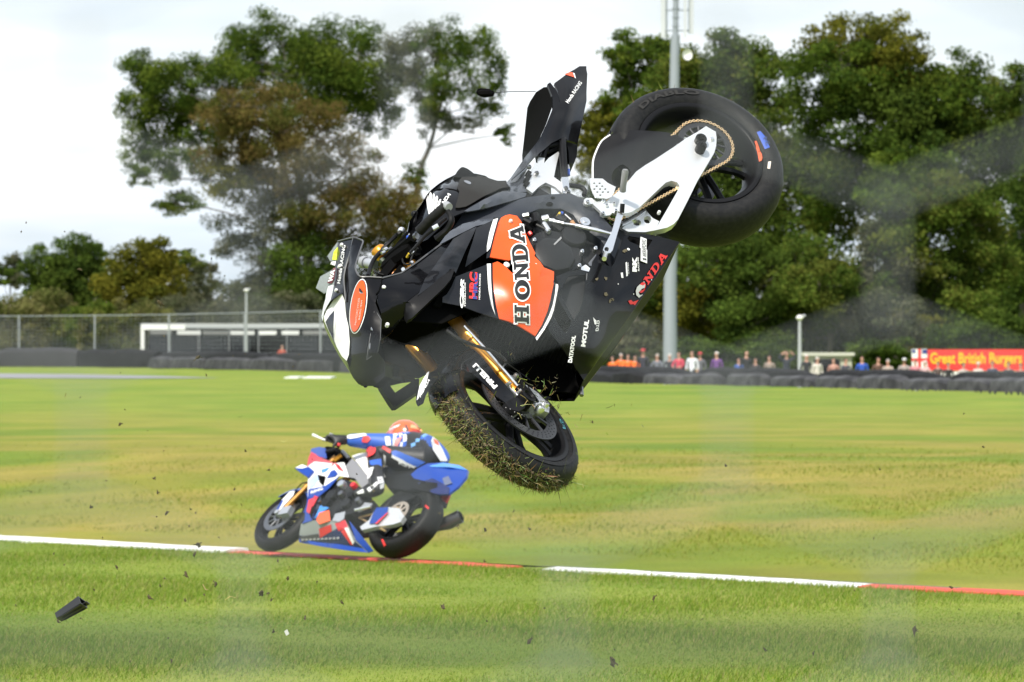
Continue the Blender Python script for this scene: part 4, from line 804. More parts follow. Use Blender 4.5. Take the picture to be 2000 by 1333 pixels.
H.panel('tail_inner', zM('470,180,.03 780,60,.04 900,0,.04 900,300,.04 860,640,.05 690,650,.05 620,380,.05 500,380,.05', None), DARK, thick=.05, res=20)
b = MB(); b.tube([H.B(*q) for q in zM('825,150,.105 795,170,.11 795,300,.115 805,500,.12 815,660,.125')], [.009, .012, .013, .013, .012], 10); b.tube([H.B(*q) for q in zM('530,390,.10 580,250,.10 600,235,.10 780,205,.10')], [.011, .011, .008, .008], 8)
b.tube([H.B(*q) for q in zM('600,320,.08 740,260,.08')], .006, 8); b.tube([H.B(*q) for q in zM('880,750,.09 1020,770,.09 1080,820,.09 1070,880,.09')], .009, 8, curve=3); b.build('subframe_tube', SATIN, hero, 40)
both('subframe_bracket', zM('612,392,.10 735,310,.09 748,330,.09 712,480,.10 680,640,.11 792,722,.13 788,850,.14 700,772,.13 570,712,.12 480,770,.13 400,850,.135 320,790,.135 370,640,.125 400,520,.12 430,450,.115 470,462,.11 480,385,.105 560,390,.105 552,460,.105'), ALU, thick=.012, res=12)
both('subframe_stay', zM('780,642 868,638 880,790 906,832 885,862 800,850 790,720', .14), ALUB, thick=.014, res=10)
H.panel('shock_mount', zM('410,850 520,760 600,750 640,775 645,862 420,885', .10), STEEL, thick=.04, res=16)
b = MB()
for q in zM('360,503,.13 458,585,.13 838,782,.146 865,830,.146 345,600,.12 320,730,.13'):
    b = MB(); p = H.B(*q); b.lathe(p, (0, 1, 0), [(.003, .004), (.006, .004), (.0085, 0), (.0085, -.008)], 10); b.build('subframe_bolt', STEEL, hero, 30)
for q in zM('345,600,.125 345,645,.125 320,690,.13 320,740,.13'):
    b = MB(); p = H.B(*q); b.abox(p.x - .010, p.x + .010, p.y - .01, p.y + .008, p.z - .008, p.z + .008); b.build('seat_clip', SATIN, hero)
b = MB(); b.tube([H.B(*q) for q in zM('865,485,.10 868,545,.10')], [.003, .006], 8); b.build('breather_valve', ALUB, hero, 40)
b = MB(); b.tube([H.B(*q) for q in zM('868,545,.10 870,620,.10')], .006, 8); b.build('breather_tip', BLUEV, hero, 40)

# ---- side fairing
P1 = H.panel('upper_fairing', zI('440,690,.20 640,640,.20 830,530,.19 1010,400,.18 1190,262,.17 1420,128,.165 1380,180,.18 1230,410,.2 1080,640,.215 910,885,.22 760,1000,.21 748,1150,.175 640,1290,.135 560,1400,.11 440,1500,.09 420,1333,.135 430,1150,.172 380,1000,.19 400,860,.198'), GLOSS, thick=.004, res=12,
             ctrl=zI('700,800,.214 900,650,.21 560,1000,.195 600,1200,.158'))
P2 = H.panel('side_blade', z1('888,463,.19 931,443,.2 925,457,.207 911,486,.214 890,534,.22 884,525,.222 850,552,.228 816,578,.225 830,545,.22 850,518,.21 872,487,.2'), mat('grey black gloss', (.010, .0105, .013), .22, coat=.6, spec=.1), thick=.004, res=9, ctrl=z1('880,495,.222 900,480,.212 860,535,.232'))
H.panel('fairing_lip', zN('468,962,.17 540,860,.175 600,800,.175 750,712,.175 950,662,.175 1192,633,.17 1100,692,.19 900,742,.195 680,850,.195 540,925,.19'), mat('painted sheen gloss trim', (.05, .055, .068)), thick=.005, res=9, ctrl=zN('700,775,.195 900,705,.195'))  # black lip in the same grey, its reflection painted into the colour
P3 = H.panel('side_fin', zN('912,758,.205 1108,668,.2 1085,800,.212 1065,900,.217 1035,1042,.215 780,1225,.205 805,1110,.217 870,915,.217'), mat('grey black gloss', (.02, .021, .025)), thick=.005, res=9)
H.drape('white_stripe', [zN('1112,662 1168,645 1140,750 1115,840 1085,960 1072,1005 1036,1044 1034,980 1062,830 1088,740')], WHITE, P3, off=.002, res=8)
P4 = H.panel('lower_fairing', z1('890,541,.215 951,517,.215 950,530,.216 952,560,.22 959,596,.215 970,622,.2 935,611,.205 900,598,.2 864,591,.19 864.5,581,.2 873,575,.205 882,560,.212'), mat('grey black gloss', (.02, .021, .025)), thick=.004, res=9)
H.panel('fairing_strut', zI('1390,565,.235 1320,575,.235 1310,610,.23 1060,770,.225 910,890,.222 770,1000,.215 750,1020,.205 748,1170,.19 780,1235,.2 830,1210,.215 1060,990,.235 1250,810,.245 1340,700,.245'), SATIN, thick=.02, res=9)
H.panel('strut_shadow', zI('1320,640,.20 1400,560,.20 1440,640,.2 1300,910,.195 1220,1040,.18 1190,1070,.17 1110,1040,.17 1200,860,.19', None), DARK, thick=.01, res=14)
# orange mid panel
op = zD('412,190,.172 445,172,.172 480,163,.172 540,175,.17 575,220,.175 600,290,.183 640,380,.195 690,478,.205 682,500,.207 730,550,.212 760,595,.214 842,628,.205 838,730,.21 815,850,.205 790,950,.195 745,1060,.18 690,1152,.16 640,1120,.165 540,1060,.172 470,1030,.178 395,1010,.18 370,900,.195 352,780,.207 345,690,.214 344,560,.217 382,546,.217 435,575,.217 500,640,.222 528,630,.222 528,505,.22 478,537,.218 320,510,.214 335,450,.212 358,330,.202 380,250,.188')
orange = H.panel('orange_fairing', op, ORANGE, thick=.005, res=11, ctrl=zD('600,700,.236 560,850,.226 640,900,.22 480,880,.215 450,700,.226 700,750,.226 500,300,.196 450,400,.205 580,450,.216 620,1000,.198'))
H.panel('orange_fairing', [(*p, y) for p, y in zip(zD('335,455 392,412 480,538 320,512'), (.214, .214, .216, .216))], mat('orange paint', ()), thick=-.001, res=9) if False else None
H.panel('fairing_facet', zD('690,810,.222 745,605,.222 842,640,.205 836,740,.212 790,945,.197', None), ORANGE, thick=.003, res=10, ctrl=zD('760,760,.205')).location.y = .0012
blackband = mat('grey black gloss', ())
H.panel('stripe_panel', zD('352,188,.19 410,188,.173 378,250,.189 357,330,.203 334,450,.213 318,512,.213 292,520,.212 300,440,.21 315,330,.2 335,240,.186'), blackband, thick=.004, res=9)
lowW = H.panel('stripe_panel', zD('292,566,.214 345,560,.216 346,690,.213 353,780,.206 371,900,.194 396,1012,.179 340,1000,.18 312,860,.2 300,700,.212'), blackband, thick=.004, res=9)
H.drape('white_stripe', [zD('295,568 326,566 328,700 338,850 350,930 366,995 342,990 316,870 302,720')], WHITE, lowW, off=.002, res=8)
edge = H.panel('stripe_panel', zD('838,700,.213 850,728,.214 884,736,.21 872,830,.205 820,1000,.188 765,1100,.17 700,1192,.15 688,1150,.16 745,1060,.178 790,950,.195 815,850,.205', None), blackband, thick=.004, res=9)
H.drape('white_stripe', [zD('856,728 884,736 873,820 850,910 820,1000 765,1100 702,1190 692,1168 750,1085 800,985 830,900 848,810')], WHITE, edge, off=.002, res=8)
# screw notch in the orange panel, dark backing
H.panel('fairing_backing', z1('872,460,.15 931,440,.155 1000,430,.14 1010,500,.17 1085,540,.17 1075,640,.13 1040,655,.12 970,622,.13 900,597,.16 880,575,.17 870,550,.175 880,500,.17', None), DARK, thick=.01, res=20)
b = MB()
for q, r in [(zD('458,570,.215')[0], .011), (zD('492,212,.19')[0], .0065), (zD('693,571,.213')[0], .006), (zI('468,802,.205')[0], .007), (zI('515,1288,.175')[0], .007), (zK('978,320,.165')[0], .008), (zG('580,995,.16')[0], .006)]:
    b = MB(); p = H.B(*q); b.lathe(p, (0, 1, 0), [(0, .003), (r * .6, .003), (r, .0), (r, -.012)], 12); b.build('fairing_bolt', WHITE, hero, 40)
# ---- nose
nose = H.panel('nose_fairing', z1('690,465,.13 709,471.5,.155 705,485,.157 695.5,515,.16 695,528,.165 703.5,540.5,.18 721,541,.19 745,543,.2 740,570,.197 733,592,.192 743,618,.182 742,661,.16 737,687,.135 752,707,.12 752,735,.09 733,753,.05 716,753,.02 701,750,-.01 690,737,-.03 676,708,-.04 680,699,.0 683,666,.03 680,641,.045 675.5,608,.06 674,584,.07 675,524,.09'), GLOSS, thick=.004, res=10,
               ctrl=z1('700,560,.165 705,600,.15 700,640,.12 700,690,.07 720,650,.145 722,600,.176 715,720,.06 690,520,.14'))
H.panel('nose_fairing', z1('745,543,-.14 740,620,-.14 742,661,-.13 752,707,-.10 733,753,-.08 701,748,-.08 680,712,-.07 660,660,-.06 648,610,-.06 660,560,-.08'), GLOSS, thick=-.004, res=20)
band = H.panel('screen_band', zH('398,213,.0 600,163,.10 575,300,.10 540,420,.10 500,560,.09 470,700,.08 465,885,.07 380,930,.04 300,990,.01 330,870,.0 350,770,.0 375,460,.0'), GLOSS, thick=.004, res=9, ctrl=zH('440,560,.04 430,400,.035 420,750,.04'))
white = H.panel('number_panel', zC('215,552,.06 235,600,.062 250,700,.055 258,780,.048 264,850,.035 258,930,.015 246,965,.0 215,935,-.02 175,860,-.04 140,790,-.055 108,720,-.06 106,690,-.055 130,640,-.04 165,590,.0'), WHITE, thick=.004, res=9, ctrl=zC('190,720,.015 210,820,.01 165,660,-.015'))
H.drape('number_mark', [zC('116,728 140,690 172,655 176,690 166,760 168,830 180,880 150,815')], mat('dark number vinyl', (.02, .022, .03), .3), white, res=6, off=.002)
H.drape('number_mark', [zC('172,665 182,655 176,760 172,840 168,760')], WHITE, white, res=6, off=.003)
H.panel('nose_side', zC('95,690,-.09 106,690,-.056 140,790,-.056 175,860,-.042 215,935,-.022 246,965,-.002 262,1010,-.03 320,1110,-.06 300,1085,-.08 200,935,-.1 150,845,-.11 112,765,-.11'), mat('grey green gloss', (.10, .11, .10), .25, coat=.5), thick=.004, res=8)
glass = H.panel('windscreen', zH('398,213,.0 265,398,-.05 300,465,-.04 378,462,.0 372,555,.0 170,668,-.07 115,815,-.09 222,887,-.06 255,870,-.045 285,800,-.03 350,770,.0 378,462,.002 390,330,.0'), GLASS, thick=.003, res=10)
FRO = H.panel('windscreen_edge', zH('250,880,-.045 275,795,-.03 345,775,-.003 330,870,-.003 300,985,.005 255,1060,-.03 220,1130,-.05 205,1240,-.065 190,1180,-.075 212,1050,-.07 240,960,-.055'), FROST, thick=.004, res=5)
H.panel('screen_sticker', zH('345,345,.003 412,265,.003 382,452,.004 325,450,-.015'), YELV, thick=.002, res=8)
stk = H.panel('screen_sticker', zH('340,560,.006 372,555,.008 352,700,.006 320,757,-.008 262,752,-.02'), mat('maroon vinyl', (.12, .02, .03), .5), thick=.002, res=8)
H.text('WA', zH('330,748')[0], zH('365,585')[0], (-8.2, -1.), WHITE, stk, bold=.06, off=.002)
H.panel('screen_sticker', zH('312,478,.006 372,470,.008 362,525,.008 300,508,-.005'), WHITE, thick=.002, res=8)
b = MB(); b.tube([H.B(*q) for q in zH('600,163,.104 575,300,.104 540,420,.104 500,560,.094 478,700,.086 490,860,.084 500,1000,.075')], .003, 5, curve=3); b.tube([H.B(*q) for q in zH('398,213,.003 600,161,.106 660,175,.13 726,210,.157 700,300,.159 637,500,.162 634,590,.167 690,670,.182 810,674,.192 970,685,.202')], .003, 5, curve=3)
b.tube([H.B(*q) for q in zI('440,690,.203 690,625,.20 900,480,.192 1190,262,.174 1420,130,.17')], .003, 5); b.build('fairing_edge', mat('bare edge', ()), hero, 40)
b = MB(); b.tube([H.B(*q) for q in zI('440,690,.204 430,760,.204 400,860,.202 360,900,.197')], .002, 5); b.build('panel_gap', DARK, hero)
H.text('Honda RACING', zH('440,765')[0], zH('508,268')[0], (-6.2, -.8), WHITE, band, bold=.02, off=.003, space=1.05)
for q in zH('450,252,.05 418,535,.045 378,845,.035'): b = MB(); b.lathe(H.B(*q), (0, 1, 0), [(0, .004), (.005, .003), (.006, -.006)], 8); b.build('screen_bolt', WHITE, hero, 40)
# orange oval
c_ = zC('319,631')[0]
def oval(a, bb, tilt=8.5, n=40, c=c_):
    t0 = R_(tilt); return [(c[0] + a * math.cos(t) * math.sin(t0) + bb * math.sin(t) * math.cos(t0), c[1] - a * math.cos(t) * math.cos(t0) + bb * math.sin(t) * math.sin(t0)) for t in [2 * math.pi * i / n for i in range(n)]]
H.drape('oval_badge', [oval(54, 15.8)], WHITE, nose, off=.0015, res=6); H.drape('oval_badge', [oval(52, 14.0)], mat('black vinyl', (.01, .01, .01), .4), nose, off=.0025, res=6); H.drape('oval_badge', [oval(50, 12.8)], ORANGE, nose, off=.0035, res=6)
H.drape('badge_bird', [zH('685,830 700,822 740,880 712,890 690,868')], mat('black vinyl', ()), nose, off=.005, res=5); H.drape('badge_bird', [zH('688,870 750,892 700,896')], mat('grey vinyl', (.3, .3, .3), .5), nose, off=.005, res=5)
for x0, x1 in ((0, 1), (1.35, 1.9)):
    a, e = np.array(zH('655,1305')[0]) + np.array((4.2 * x0, 0)), np.array(zH('700,960')[0]) + np.array((4.2 * x0, 0))
    if x0: a = a + (e - a) * .2; e = e - (e - a) * .1
    H.text('MOTORCYCLES' if not x0 else 'RACING TEAM', a, e, (-3.2, -.4), mat('pale lettering', (.80, .55, .48), .5), nose, off=.005)
hl = H.panel('headlight', zJ('560,25,.178 632,150,.175 622,370,.155 592,530,.125 460,625,.09 480,480,.12 512,300,.145 532,180,.16'), mat('headlight housing', (.02, .02, .023), .15, coat=.6, spec=.1), thick=-.004, res=8)
REFL = mat('headlight reflector', (.34, .35, .37), .25, metal=.6); RDK = mat('dark reflector', (.07, .072, .08), .25, metal=.5)
for poly, m in (('512,240 562,226 545,318 518,330 505,290', REFL), ('562,262 612,262 616,340 572,345 550,320', RDK), ('495,375 610,358 612,372 500,390', REFL), ('482,430 545,418 520,500 490,535 474,510', RDK), ('500,430 540,424 505,500 488,500', REFL), ('540,470 600,430 592,520 540,540', RDK), ('558,60 625,150 560,170', RDK)): H.drape('headlight_reflector', [zJ(poly)], m, hl, off=.003, res=5, parent=hl)
b = MB(); b.tube([H.B(*q) for q in zJ('560,25,.182 632,150,.179 622,370,.159 592,530,.129 460,625,.094 480,480,.124 512,300,.149 532,180,.164 560,25,.182')], .0018, 5); b.build('headlight_rim', mat('bare edge', ()), hl, 40)
# right-hand side pieces that show below the nose
H.panel('lower_cowl', zJ('600,640,-.05 690,650,-.08 900,740,-.14 1050,880,-.17 860,905,-.17 700,942,-.17 590,960,-.15 540,945,-.12 560,800,-.08'), GLOSS, thick=-.006, res=14)
H.panel('fairing_strut', zJ('580,900,-.17 690,935,-.17 735,1010,-.19 815,1118,-.20 800,1150,-.2 762,1232,-.20 715,1170,-.2 600,985,-.18'), SATIN, thick=-.025, res=10)
H.panel('fairing_strut', zJ('772,1068,-.205 1030,898,-.19 1062,905,-.19 1055,1045,-.19 870,1175,-.2 800,1222,-.205 765,1225,-.205 815,1122,-.205'), SATIN, thick=-.025, res=10)
b = MB(); b.tube([H.B(*q) for q in zJ('395,915,-.03 470,925,-.03')], .005, 6); b.tube([H.B(*q) for q in zJ('445,925,-.03 448,942,-.03')], .007, 6); b.build('nose_clip', DARK, hero, 40)
# inner cavity: radiator, inner panels, right side cover
rp = [(-.045, -.12), (.045, -.12), (.14, .0), (.165, .34), (-.165, .34), (-.14, .0)]; n = len(rp)
mobj('radiator', [(x, y, z) for x in (1.06, 1.09) for y, z in rp], [tuple(range(n)), tuple(range(2 * n - 1, n - 1, -1))] + [(i, (i + 1) % n, n + (i + 1) % n, n + i) for i in range(n)], mat('radiator core', (.007, .007, .008), .7, spec=.08, bump=.25, nscale=120), hero)
b = MB()
for k in range(26): z = -.10 + k * .0168; w = .14 if z > 0 else .14 + z * .8; b.abox(1.092, 1.095, -w, w, z, z + .004)
b.build('radiator_fins', mat('radiator fin black', (.012, .012, .012), .5, spec=.2), hero)
H.panel('right_lower_fairing', z1('1135,771,-.045 1085,766,-.07 1040,760,-.10 975,738,-.14 900,690,-.17 860,640,-.18 900,600,-.16 1000,600,-.14 1100,680,-.08'), DARK, thick=-.005, res=20)
b = MB(); b.abox(.98, 1.38, -.10, .08, .36, .60); b.abox(.85, 1.1, -.09, .09, .3, .5); b.build('airbox', DARK, hero)
for sg in (1, -1):
    vs = [(.98, sg * .15, .0), (1.10, sg * .15, .0), (1.22, sg * .15, .26), (1.42, sg * .155, .34), (1.50, sg * .15, .46), (1.40, sg * .15, .52), (1.05, sg * .15, .44), (.95, sg * .15, .40)]
    if sg < 0: vs = [(x, y, z) for x, y, z in vs]
    n = len(vs); vs2 = vs + [(x, y - sg * .006, z) for x, y, z in vs]
    mobj('inner_fairing', vs2, [tuple(range(n)), tuple(range(2 * n - 1, n - 1, -1))] + [(i, (i + 1) % n, n + (i + 1) % n, n + i) for i in range(n)], DARK, hero)
vs = [(.50, -.21, .10), (.95, -.22, -.02), (1.10, -.16, -.10), (1.14, -.2, .28), (1.42, -.19, .40), (1.40, -.18, .55), (1.1, -.17, .46), (.9, -.16, .42), (.62, -.17, .2)]; n = len(vs)
mobj('right_fairing', vs + [(x, y + .006, z) for x, y, z in vs], [tuple(range(n)), tuple(range(2 * n - 1, n - 1, -1))] + [(i, (i + 1) % n, n + (i + 1) % n, n + i) for i in range(n)], GLOSS, hero)

# ---- cockpit
def T(name, txt, r, m, z=zN, n=8, curve=0, smooth=40):
    b = MB(); b.tube([H.B(*q) for q in z(txt)], r, n, 0, True, curve); return b.build(name, m, hero, smooth)
T('handlebar_grip', '545,498,.37 510,535,.36 380,650,.31 235,800,.25', [.0165, .0175, .0175, .0185], RUB, n=14)
T('bar_end', '590,515,.385 552,495,.372', [.014, .016], mat('grey plastic cap', (.30, .31, .33), .5), n=12)
T('lever_guard', '570,560,.37 600,600,.375 618,680,.375 570,775,.35 500,840,.33 440,890,.31', [.009, .010, .011, .011, .012, .014], SATIN, n=8, curve=3)
T('clutch_lever', '555,645,.36 480,700,.35 400,775,.335 300,860,.31 215,960,.29 120,1060,.27', [.006, .007, .007, .006, .006, .005], SATIN, curve=3)
T('lever_adjuster', '395,770,.34 460,735,.35', .009, ALUB)
T('brake_lever', '180,600,.02 182,640,.02 178,690,.02 140,760,.0 95,835,-.02 45,870,-.03', [.012, .008, .009, .009, .009, .008], SATIN, curve=2)
b = MB(); b.sphere(H.B(*zN('180,600,.02')[0]), .0135, n=12); b.build('lever_ball', SATIN, hero, 60)
T('brake_guard', '1205,100,.0 1100,200,-.03 1000,300,-.05 930,380,-.06 870,450,-.06 820,560,-.05 790,665,-.03', .008, SATIN, z=zH, curve=3)
b = MB(); b.sphere(H.B(*zH('1228,72,.0')[0]), .0135, n=12); b.build('lever_ball', ALUB, hero, 60)
T('guard_clamp', '1185,100,.0 1210,125,.0', .013, SATIN, z=zH)
b = MB(); p = H.B(*zH('935,340,-.10')[0]); b.lathe(p, Sv, [(0, .012), (.024, .012), (.028, .006), (.028, -.02), (.02, -.03)], 20); b.build('fork_cap', GOLD, hero, 40)
T('bar_end', '715,480,-.12 760,490,-.11', [.021, .021], mat('grey plastic cap', ()), z=zH, n=14)
T('throttle_grip', '750,488,-.115 880,520,-.09', [.017, .019], mat('pale grey alloy', (.40, .42, .46), .45, metal=.4), z=zH, n=14)
for t, r, m in [('840,430,-.08 870,440,-.08', .010, ALUB), ('960,450,-.03 1000,490,-.03', .012, GREENP), ('990,520,-.03 1060,640,-.03', .012, GREENP), ('1050,470,0 1110,480,0', .008, ALUB), ('1120,440,0 1180,470,0', .011, ALUB), ('1130,500,.02 1170,520,.02', .010, GOLD), ('1080,560,.02 1140,580,.02', .009, GOLD), ('1150,620,.05 1220,590,.05', .012, GOLD), ('1110,630,.05 1140,650,.05', .010, mat('copper fitting', (.75, .38, .2), .4, metal=.7)),
                ('1000,330,-.03 1040,310,-.03', .008, ALUB), ('970,370,-.03 1010,350,-.03', .006, ALUB), ('1060,330,-.02 1095,300,-.02', .007, STEEL), ('1300,420,.14 1330,370,.16', .005, mat('yellow tag', ())), ('1240,440,.1 1300,420,.12', .006, GOLD), ('1240,230,.1 1290,220,.12', .008, ALUB), ('1330,170,.18 1350,120,.19', .008, ALUB), ('1310,160,.18 1345,160,.19', .008, BLUEV), ('1400,150,.22 1430,140,.23', .012, STEEL), ('1360,370,.16 1390,350,.17', .006, ALUB), ('1350,500,.18 1370,480,.18', .006, ALUB), ('1245,580,.19 1250,575,.2', .007, ALUB)]:
    T('cockpit_fitting', t, r, m, z=zH)
for t in ('1240,440,.12 1260,500,.14 1330,510,.16 1370,400,.17 1440,300,.2', '1280,260,.12 1350,250,.15 1370,330,.16 1330,400,.16', '860,570,-.03 900,620,.0 1000,650,.02', '1200,300,.08 1260,350,.1 1300,430,.12', '1090,420,0 1180,330,.04 1260,280,.1 1400,180,.2'):
    T('control_cable', t, .0035, RUB, z=zH, curve=4, n=6)
T('top_yoke', '1000,480,-.05 1120,380,.0 1250,280,.1 1380,160,.2', [.016, .02, .02, .016], DARK, z=zH, n=8)
T('steering_stem', '1050,560,.0 1220,420,.08 1400,300,.16', [.03, .032, .03], DARK, z=zH, n=8)
T('ignition_barrel', '1330,120,.1 1180,300,.04', [.014, .014], DARK, z=zH, n=8)

# ---- front end (turned to the left on the steering axis)
ftw, fty = wheel(Fr, 'front_wheel', .300, .060, .050, 5, SATIN)
for sy in (1, -1): disc(ftw, sy * .078, .160, .118, mat('dark disc steel', (.085, .085, .09), .35, metal=.8))
Fr.drape('rim_sticker', [zE('950,1030 1000,1015 1050,995 1052,1010 1000,1030 955,1040')], mat('orange sticker', ()), fty, res=5, parent=ftw, off=.004)
Fr.text('F5', zE('1050,835')[0], zE('1022,765')[0], (6, 1.5), mat('teal ink', (.04, .16, .20), .6), fty, off=.002, parent=ftw, bold=.02)
bf = MB()
for sy in (1, -1):
    y = .094 * sy
    bf.tube([(-.015, y, .02), (-.015, y, .34)], .0215, 16); 
    bf.tube([(-.015, y, .30), (-.015, y, .305), (-.015, y, .335), (-.015, y, .36), (-.015, y, .72)], [.0225, .029, .029, .0255, .0265], 16)
fork = Fr.mb(bf, 'fork', GOLD, 40)
b = MB()
for sy in (1, -1):
    b.lathe((0, 0, 0), (0, sy, 0), [(.010, .075), (.03, .085), (.03, .135), (.022, .138), (.018, .13), (.0, .13)], 20); b.box((-.02, sy * .112, .02), (.022, 0, .0), (0, .018, 0), (0, 0, .035))
Fr.mb(b, 'fork_foot', SATIN, 40)
b = MB(); b.abox(-.075, .02, -.14, .14, .52, .56); b.abox(-.075, .02, -.14, .14, .70, .73); Fr.mb(b, 'triple_clamp', SATIN)
b = MB(); b.tube([Fr.B(*q) for q in zE('255,160,.15 350,225,.16 480,275,.16 560,300,.16 640,350,.15 660,380,.15')], .006, 8, curve=4); b.tube([Fr.B(*q) for q in zE('655,375,.15 700,410,.14 750,450,.13 765,500,.12')], .003, 6, curve=3); Fr.mb(b, 'brake_hose', RUB, 40)
b = MB(); b.tube([Fr.B(*q) for q in zE('375,130,.13 540,310,.13 740,540,.12')], .0045, 8); b.tube([Fr.B(*q) for q in zE('640,410,.13 660,385,.13')], .003, 6); Fr.mb(b, 'travel_sensor', ALUB, 40)
# calipers
for sy in (1, -1):
    b = MB()
    if sy == 1:
        cal = Fr.panel('brake_caliper', zE('670,520,.105 705,505,.11 735,530,.115 800,535,.125 870,580,.125 930,640,.12 960,690,.112 955,725,.11 930,715,.11 880,705,.11 830,660,.112 770,610,.11 735,605,.105 690,560,.10'), ALUB, thick=.05, res=7, holes=[zE('745,560 790,560 840,610 880,650 860,660 800,620 755,590')])
        for q, r in [('700,490,.11', .013), ('730,470,.11', .010), ('680,525,.11', .009), ('900,690,.12', .017), ('935,665,.12', .013), ('760,575,.12', .008), ('860,635,.12', .008), ('800,590,.125', .006)]:
            p = Fr.B(*zE(q)[0]); b.lathe(p, (0, 1, 0), [(0, .008), (r * .8, .007), (r, 0), (r, -.02)], 10)
        Fr.mb(b, 'caliper_bolt', ALUB, 40); b = MB()
        for q in ('780,545,.12 850,640,.125', '800,540,.12 880,650,.125'): b.tube([Fr.B(*p) for p in zE(q)], .005, 6)
        b.tube([Fr.B(*p) for p in zE('765,490,.12 770,540,.12')], .007, 8); Fr.mb(b, 'caliper_pipe', SATIN, 40)
        b = MB()
        for q in ('720,720,.12', '690,700,.12', '770,740,.12', '745,765,.11', '700,750,.115', '660,690,.115'): b.sphere(Fr.B(*zE(q)[0]), .0026, n=6)
        Fr.mb(b, 'axle_bolt', mat('dark disc steel', ()), 40)
    else:
        b.box((-.10, -.10, .06), (.05, 0, .02), (0, .03, 0), (-.01, 0, .03)); Fr.mb(b, 'brake_caliper', ALUB)
# front mudguard
mud = Fr.panel('front_mudguard', zE('250,400,.03 320,352,.055 405,285,.085 440,290,.10 490,335,.115 600,470,.118 725,608,.112 715,640,.11 655,655,.10 610,620,.095 560,570,.088 430,452,.08 340,425,.075 285,442,.065 235,470,.05 180,505,.03 140,550,.01 110,610,-.01 95,660,-.02 62,678,-.03 48,650,-.03 50,585,-.03 75,525,-.02 100,480,-.015 140,450,-.005 190,425,.01'), GLOSS, thick=.004, res=10)
Fr.panel('mudguard_duct', zE('655,655,.10 690,632,.115 725,620,.118 800,640,.118 790,690,.116 745,715,.112 690,700,.10'), SATIN, thick=.02, res=8)
Fr.text('PIRELLI', zE('604,543')[0], zE('455,385')[0], (-7.5, 6.8), WHITE, mud, bold=.05, off=.002)
Fr.drape('mudguard_mark', [zE('440,405 447,398 570,530 608,545 582,568 560,560')], WHITE, mud, off=.0012, res=6) if False else None
for f in ('135,440 120,450 70,540 48,640 60,632 90,560', '132,455 100,520 70,610 85,590 115,530', '120,500 90,570 75,610 95,585'):
    Fr.drape('wing_badge', [zE(f)], WHITE, mud, off=.002, res=5)
Fr.text('HONDA', zE('75,625')[0], zE('142,505')[0], (-2.5, -5), WHITE, mud, bold=.03)
b2 = MB()                                            # arch over the tyre
a0, a1 = R_(20), R_(150)
for i in range(25):
    a = a0 + (a1 - a0) * i / 24
    b2.v += [(r * math.cos(a), y, r * math.sin(a)) for r, y in [(.285, .064), (.304, .04), (.309, 0), (.304, -.04), (.285, -.064), (.283, -.062), (.302, -.038), (.306, 0), (.302, .038), (.283, .062)]]
b2.f = [(i * 10 + j, i * 10 + (j + 1) % 10, (i + 1) * 10 + (j + 1) % 10, (i + 1) * 10 + j) for i in range(24) for j in range(10)]; b2.mi = [0] * len(b2.f)
Fr.mb(b2, 'mudguard_arch', GLOSS, 40)

# ---- turf stuck to the front tyre
STRAW = mat('grass and straw', (.2, .2, .05), .8, attr='tint')
def blades(name, parent, roots, normals, lens, cols, wdt=.0012, jit=.8):
    vs, fs, cc = [], [], []
    for p, n_, l_, c in zip(roots, normals, lens, cols):
        d = (n_ * .35 + Vector(rng.normal(0, jit, 3))).normalized(); s_ = d.orthogonal().normalized() * wdt; s_.rotate(Matrix.Rotation(random.uniform(0, 6.28), 3, d)); bend = Vector(rng.normal(0, .35, 3)) * l_
        k = len(vs); vs += [p - s_, p + s_, p + d * l_ * .55 + s_ * .8 + bend * .25, p + d * l_ * .55 - s_ * .8 + bend * .25, p + d * l_ + bend]; fs += [(k, k + 1, k + 2, k + 3), (k + 3, k + 2, k + 4)]; cc += [c] * 5
    o = mobj(name, vs, fs, STRAW, parent); a = o.data.color_attributes.new('tint', 'FLOAT_COLOR', 'POINT'); a.data.foreach_set('color', np.array([(*c, 1) for c in cc], 'f').ravel()); return o
def straw_col():
    r = random.random()
    if r < .40: return (.34 * random.uniform(.6, 1.2), .29 * random.uniform(.6, 1.2), .12)
    if r < .80: return (.15 * random.uniform(.5, 1.3), .165 * random.uniform(.5, 1.3), .024)
    return (.055 * random.uniform(.5, 1.5), .042 * random.uniform(.5, 1.4), .02)
tp = tyre_prof(.300, .060)
def on_tyre(n, y0, y1, keep):
    rt, nm = [], []
    while len(rt) < n:
        a = random.uniform(0, 2 * math.pi); y = random.uniform(y0, y1)
        r = float(np.interp(y, [-.06, -.051, -.038, -.022, 0, .022, .038, .051, .06], [.248, .274, .287, .296, .300, .296, .287, .274, .248]))
        nn = Vector((math.cos(a) * (1 - abs(y) * 9), y * 22, math.sin(a) * (1 - abs(y) * 9))).normalized(); p = Vector((r * math.cos(a), y, r * math.sin(a)))
        px = Fr.px(p)
        if not keep(px, a, y): continue
        rt.append(p); nm.append(nn)
    return rt, nm
MUDP = zE('250,400 320,352 405,285 440,290 490,335 600,470 725,608 655,655 560,570 430,452 340,425 285,442 180,505 110,610 62,678 48,650 50,585 100,480 190,425')
def keep(px, a, y):
    x, yy = px
    if inside(MUDP, x, yy) or yy < 730: return False
    w = 1.0
    if x > 1090: w = .45 if y < .0 else .06
    if x > 980 and y > .03: w *= .15
    if y > .045: w *= .5
    return random.random() < w
rt, nm = on_tyre(8000, -.055, .056, keep)
blades('tyre_grass', ftw, rt, nm, [random.uniform(.004, .022) if random.random() < .9 else random.uniform(.02, .05) for _ in rt], [straw_col() for _ in rt], .0011, .75)['kind'] = 'stuff'
b = MB(); rt, nm = on_tyre(700, -.05, .05, keep)
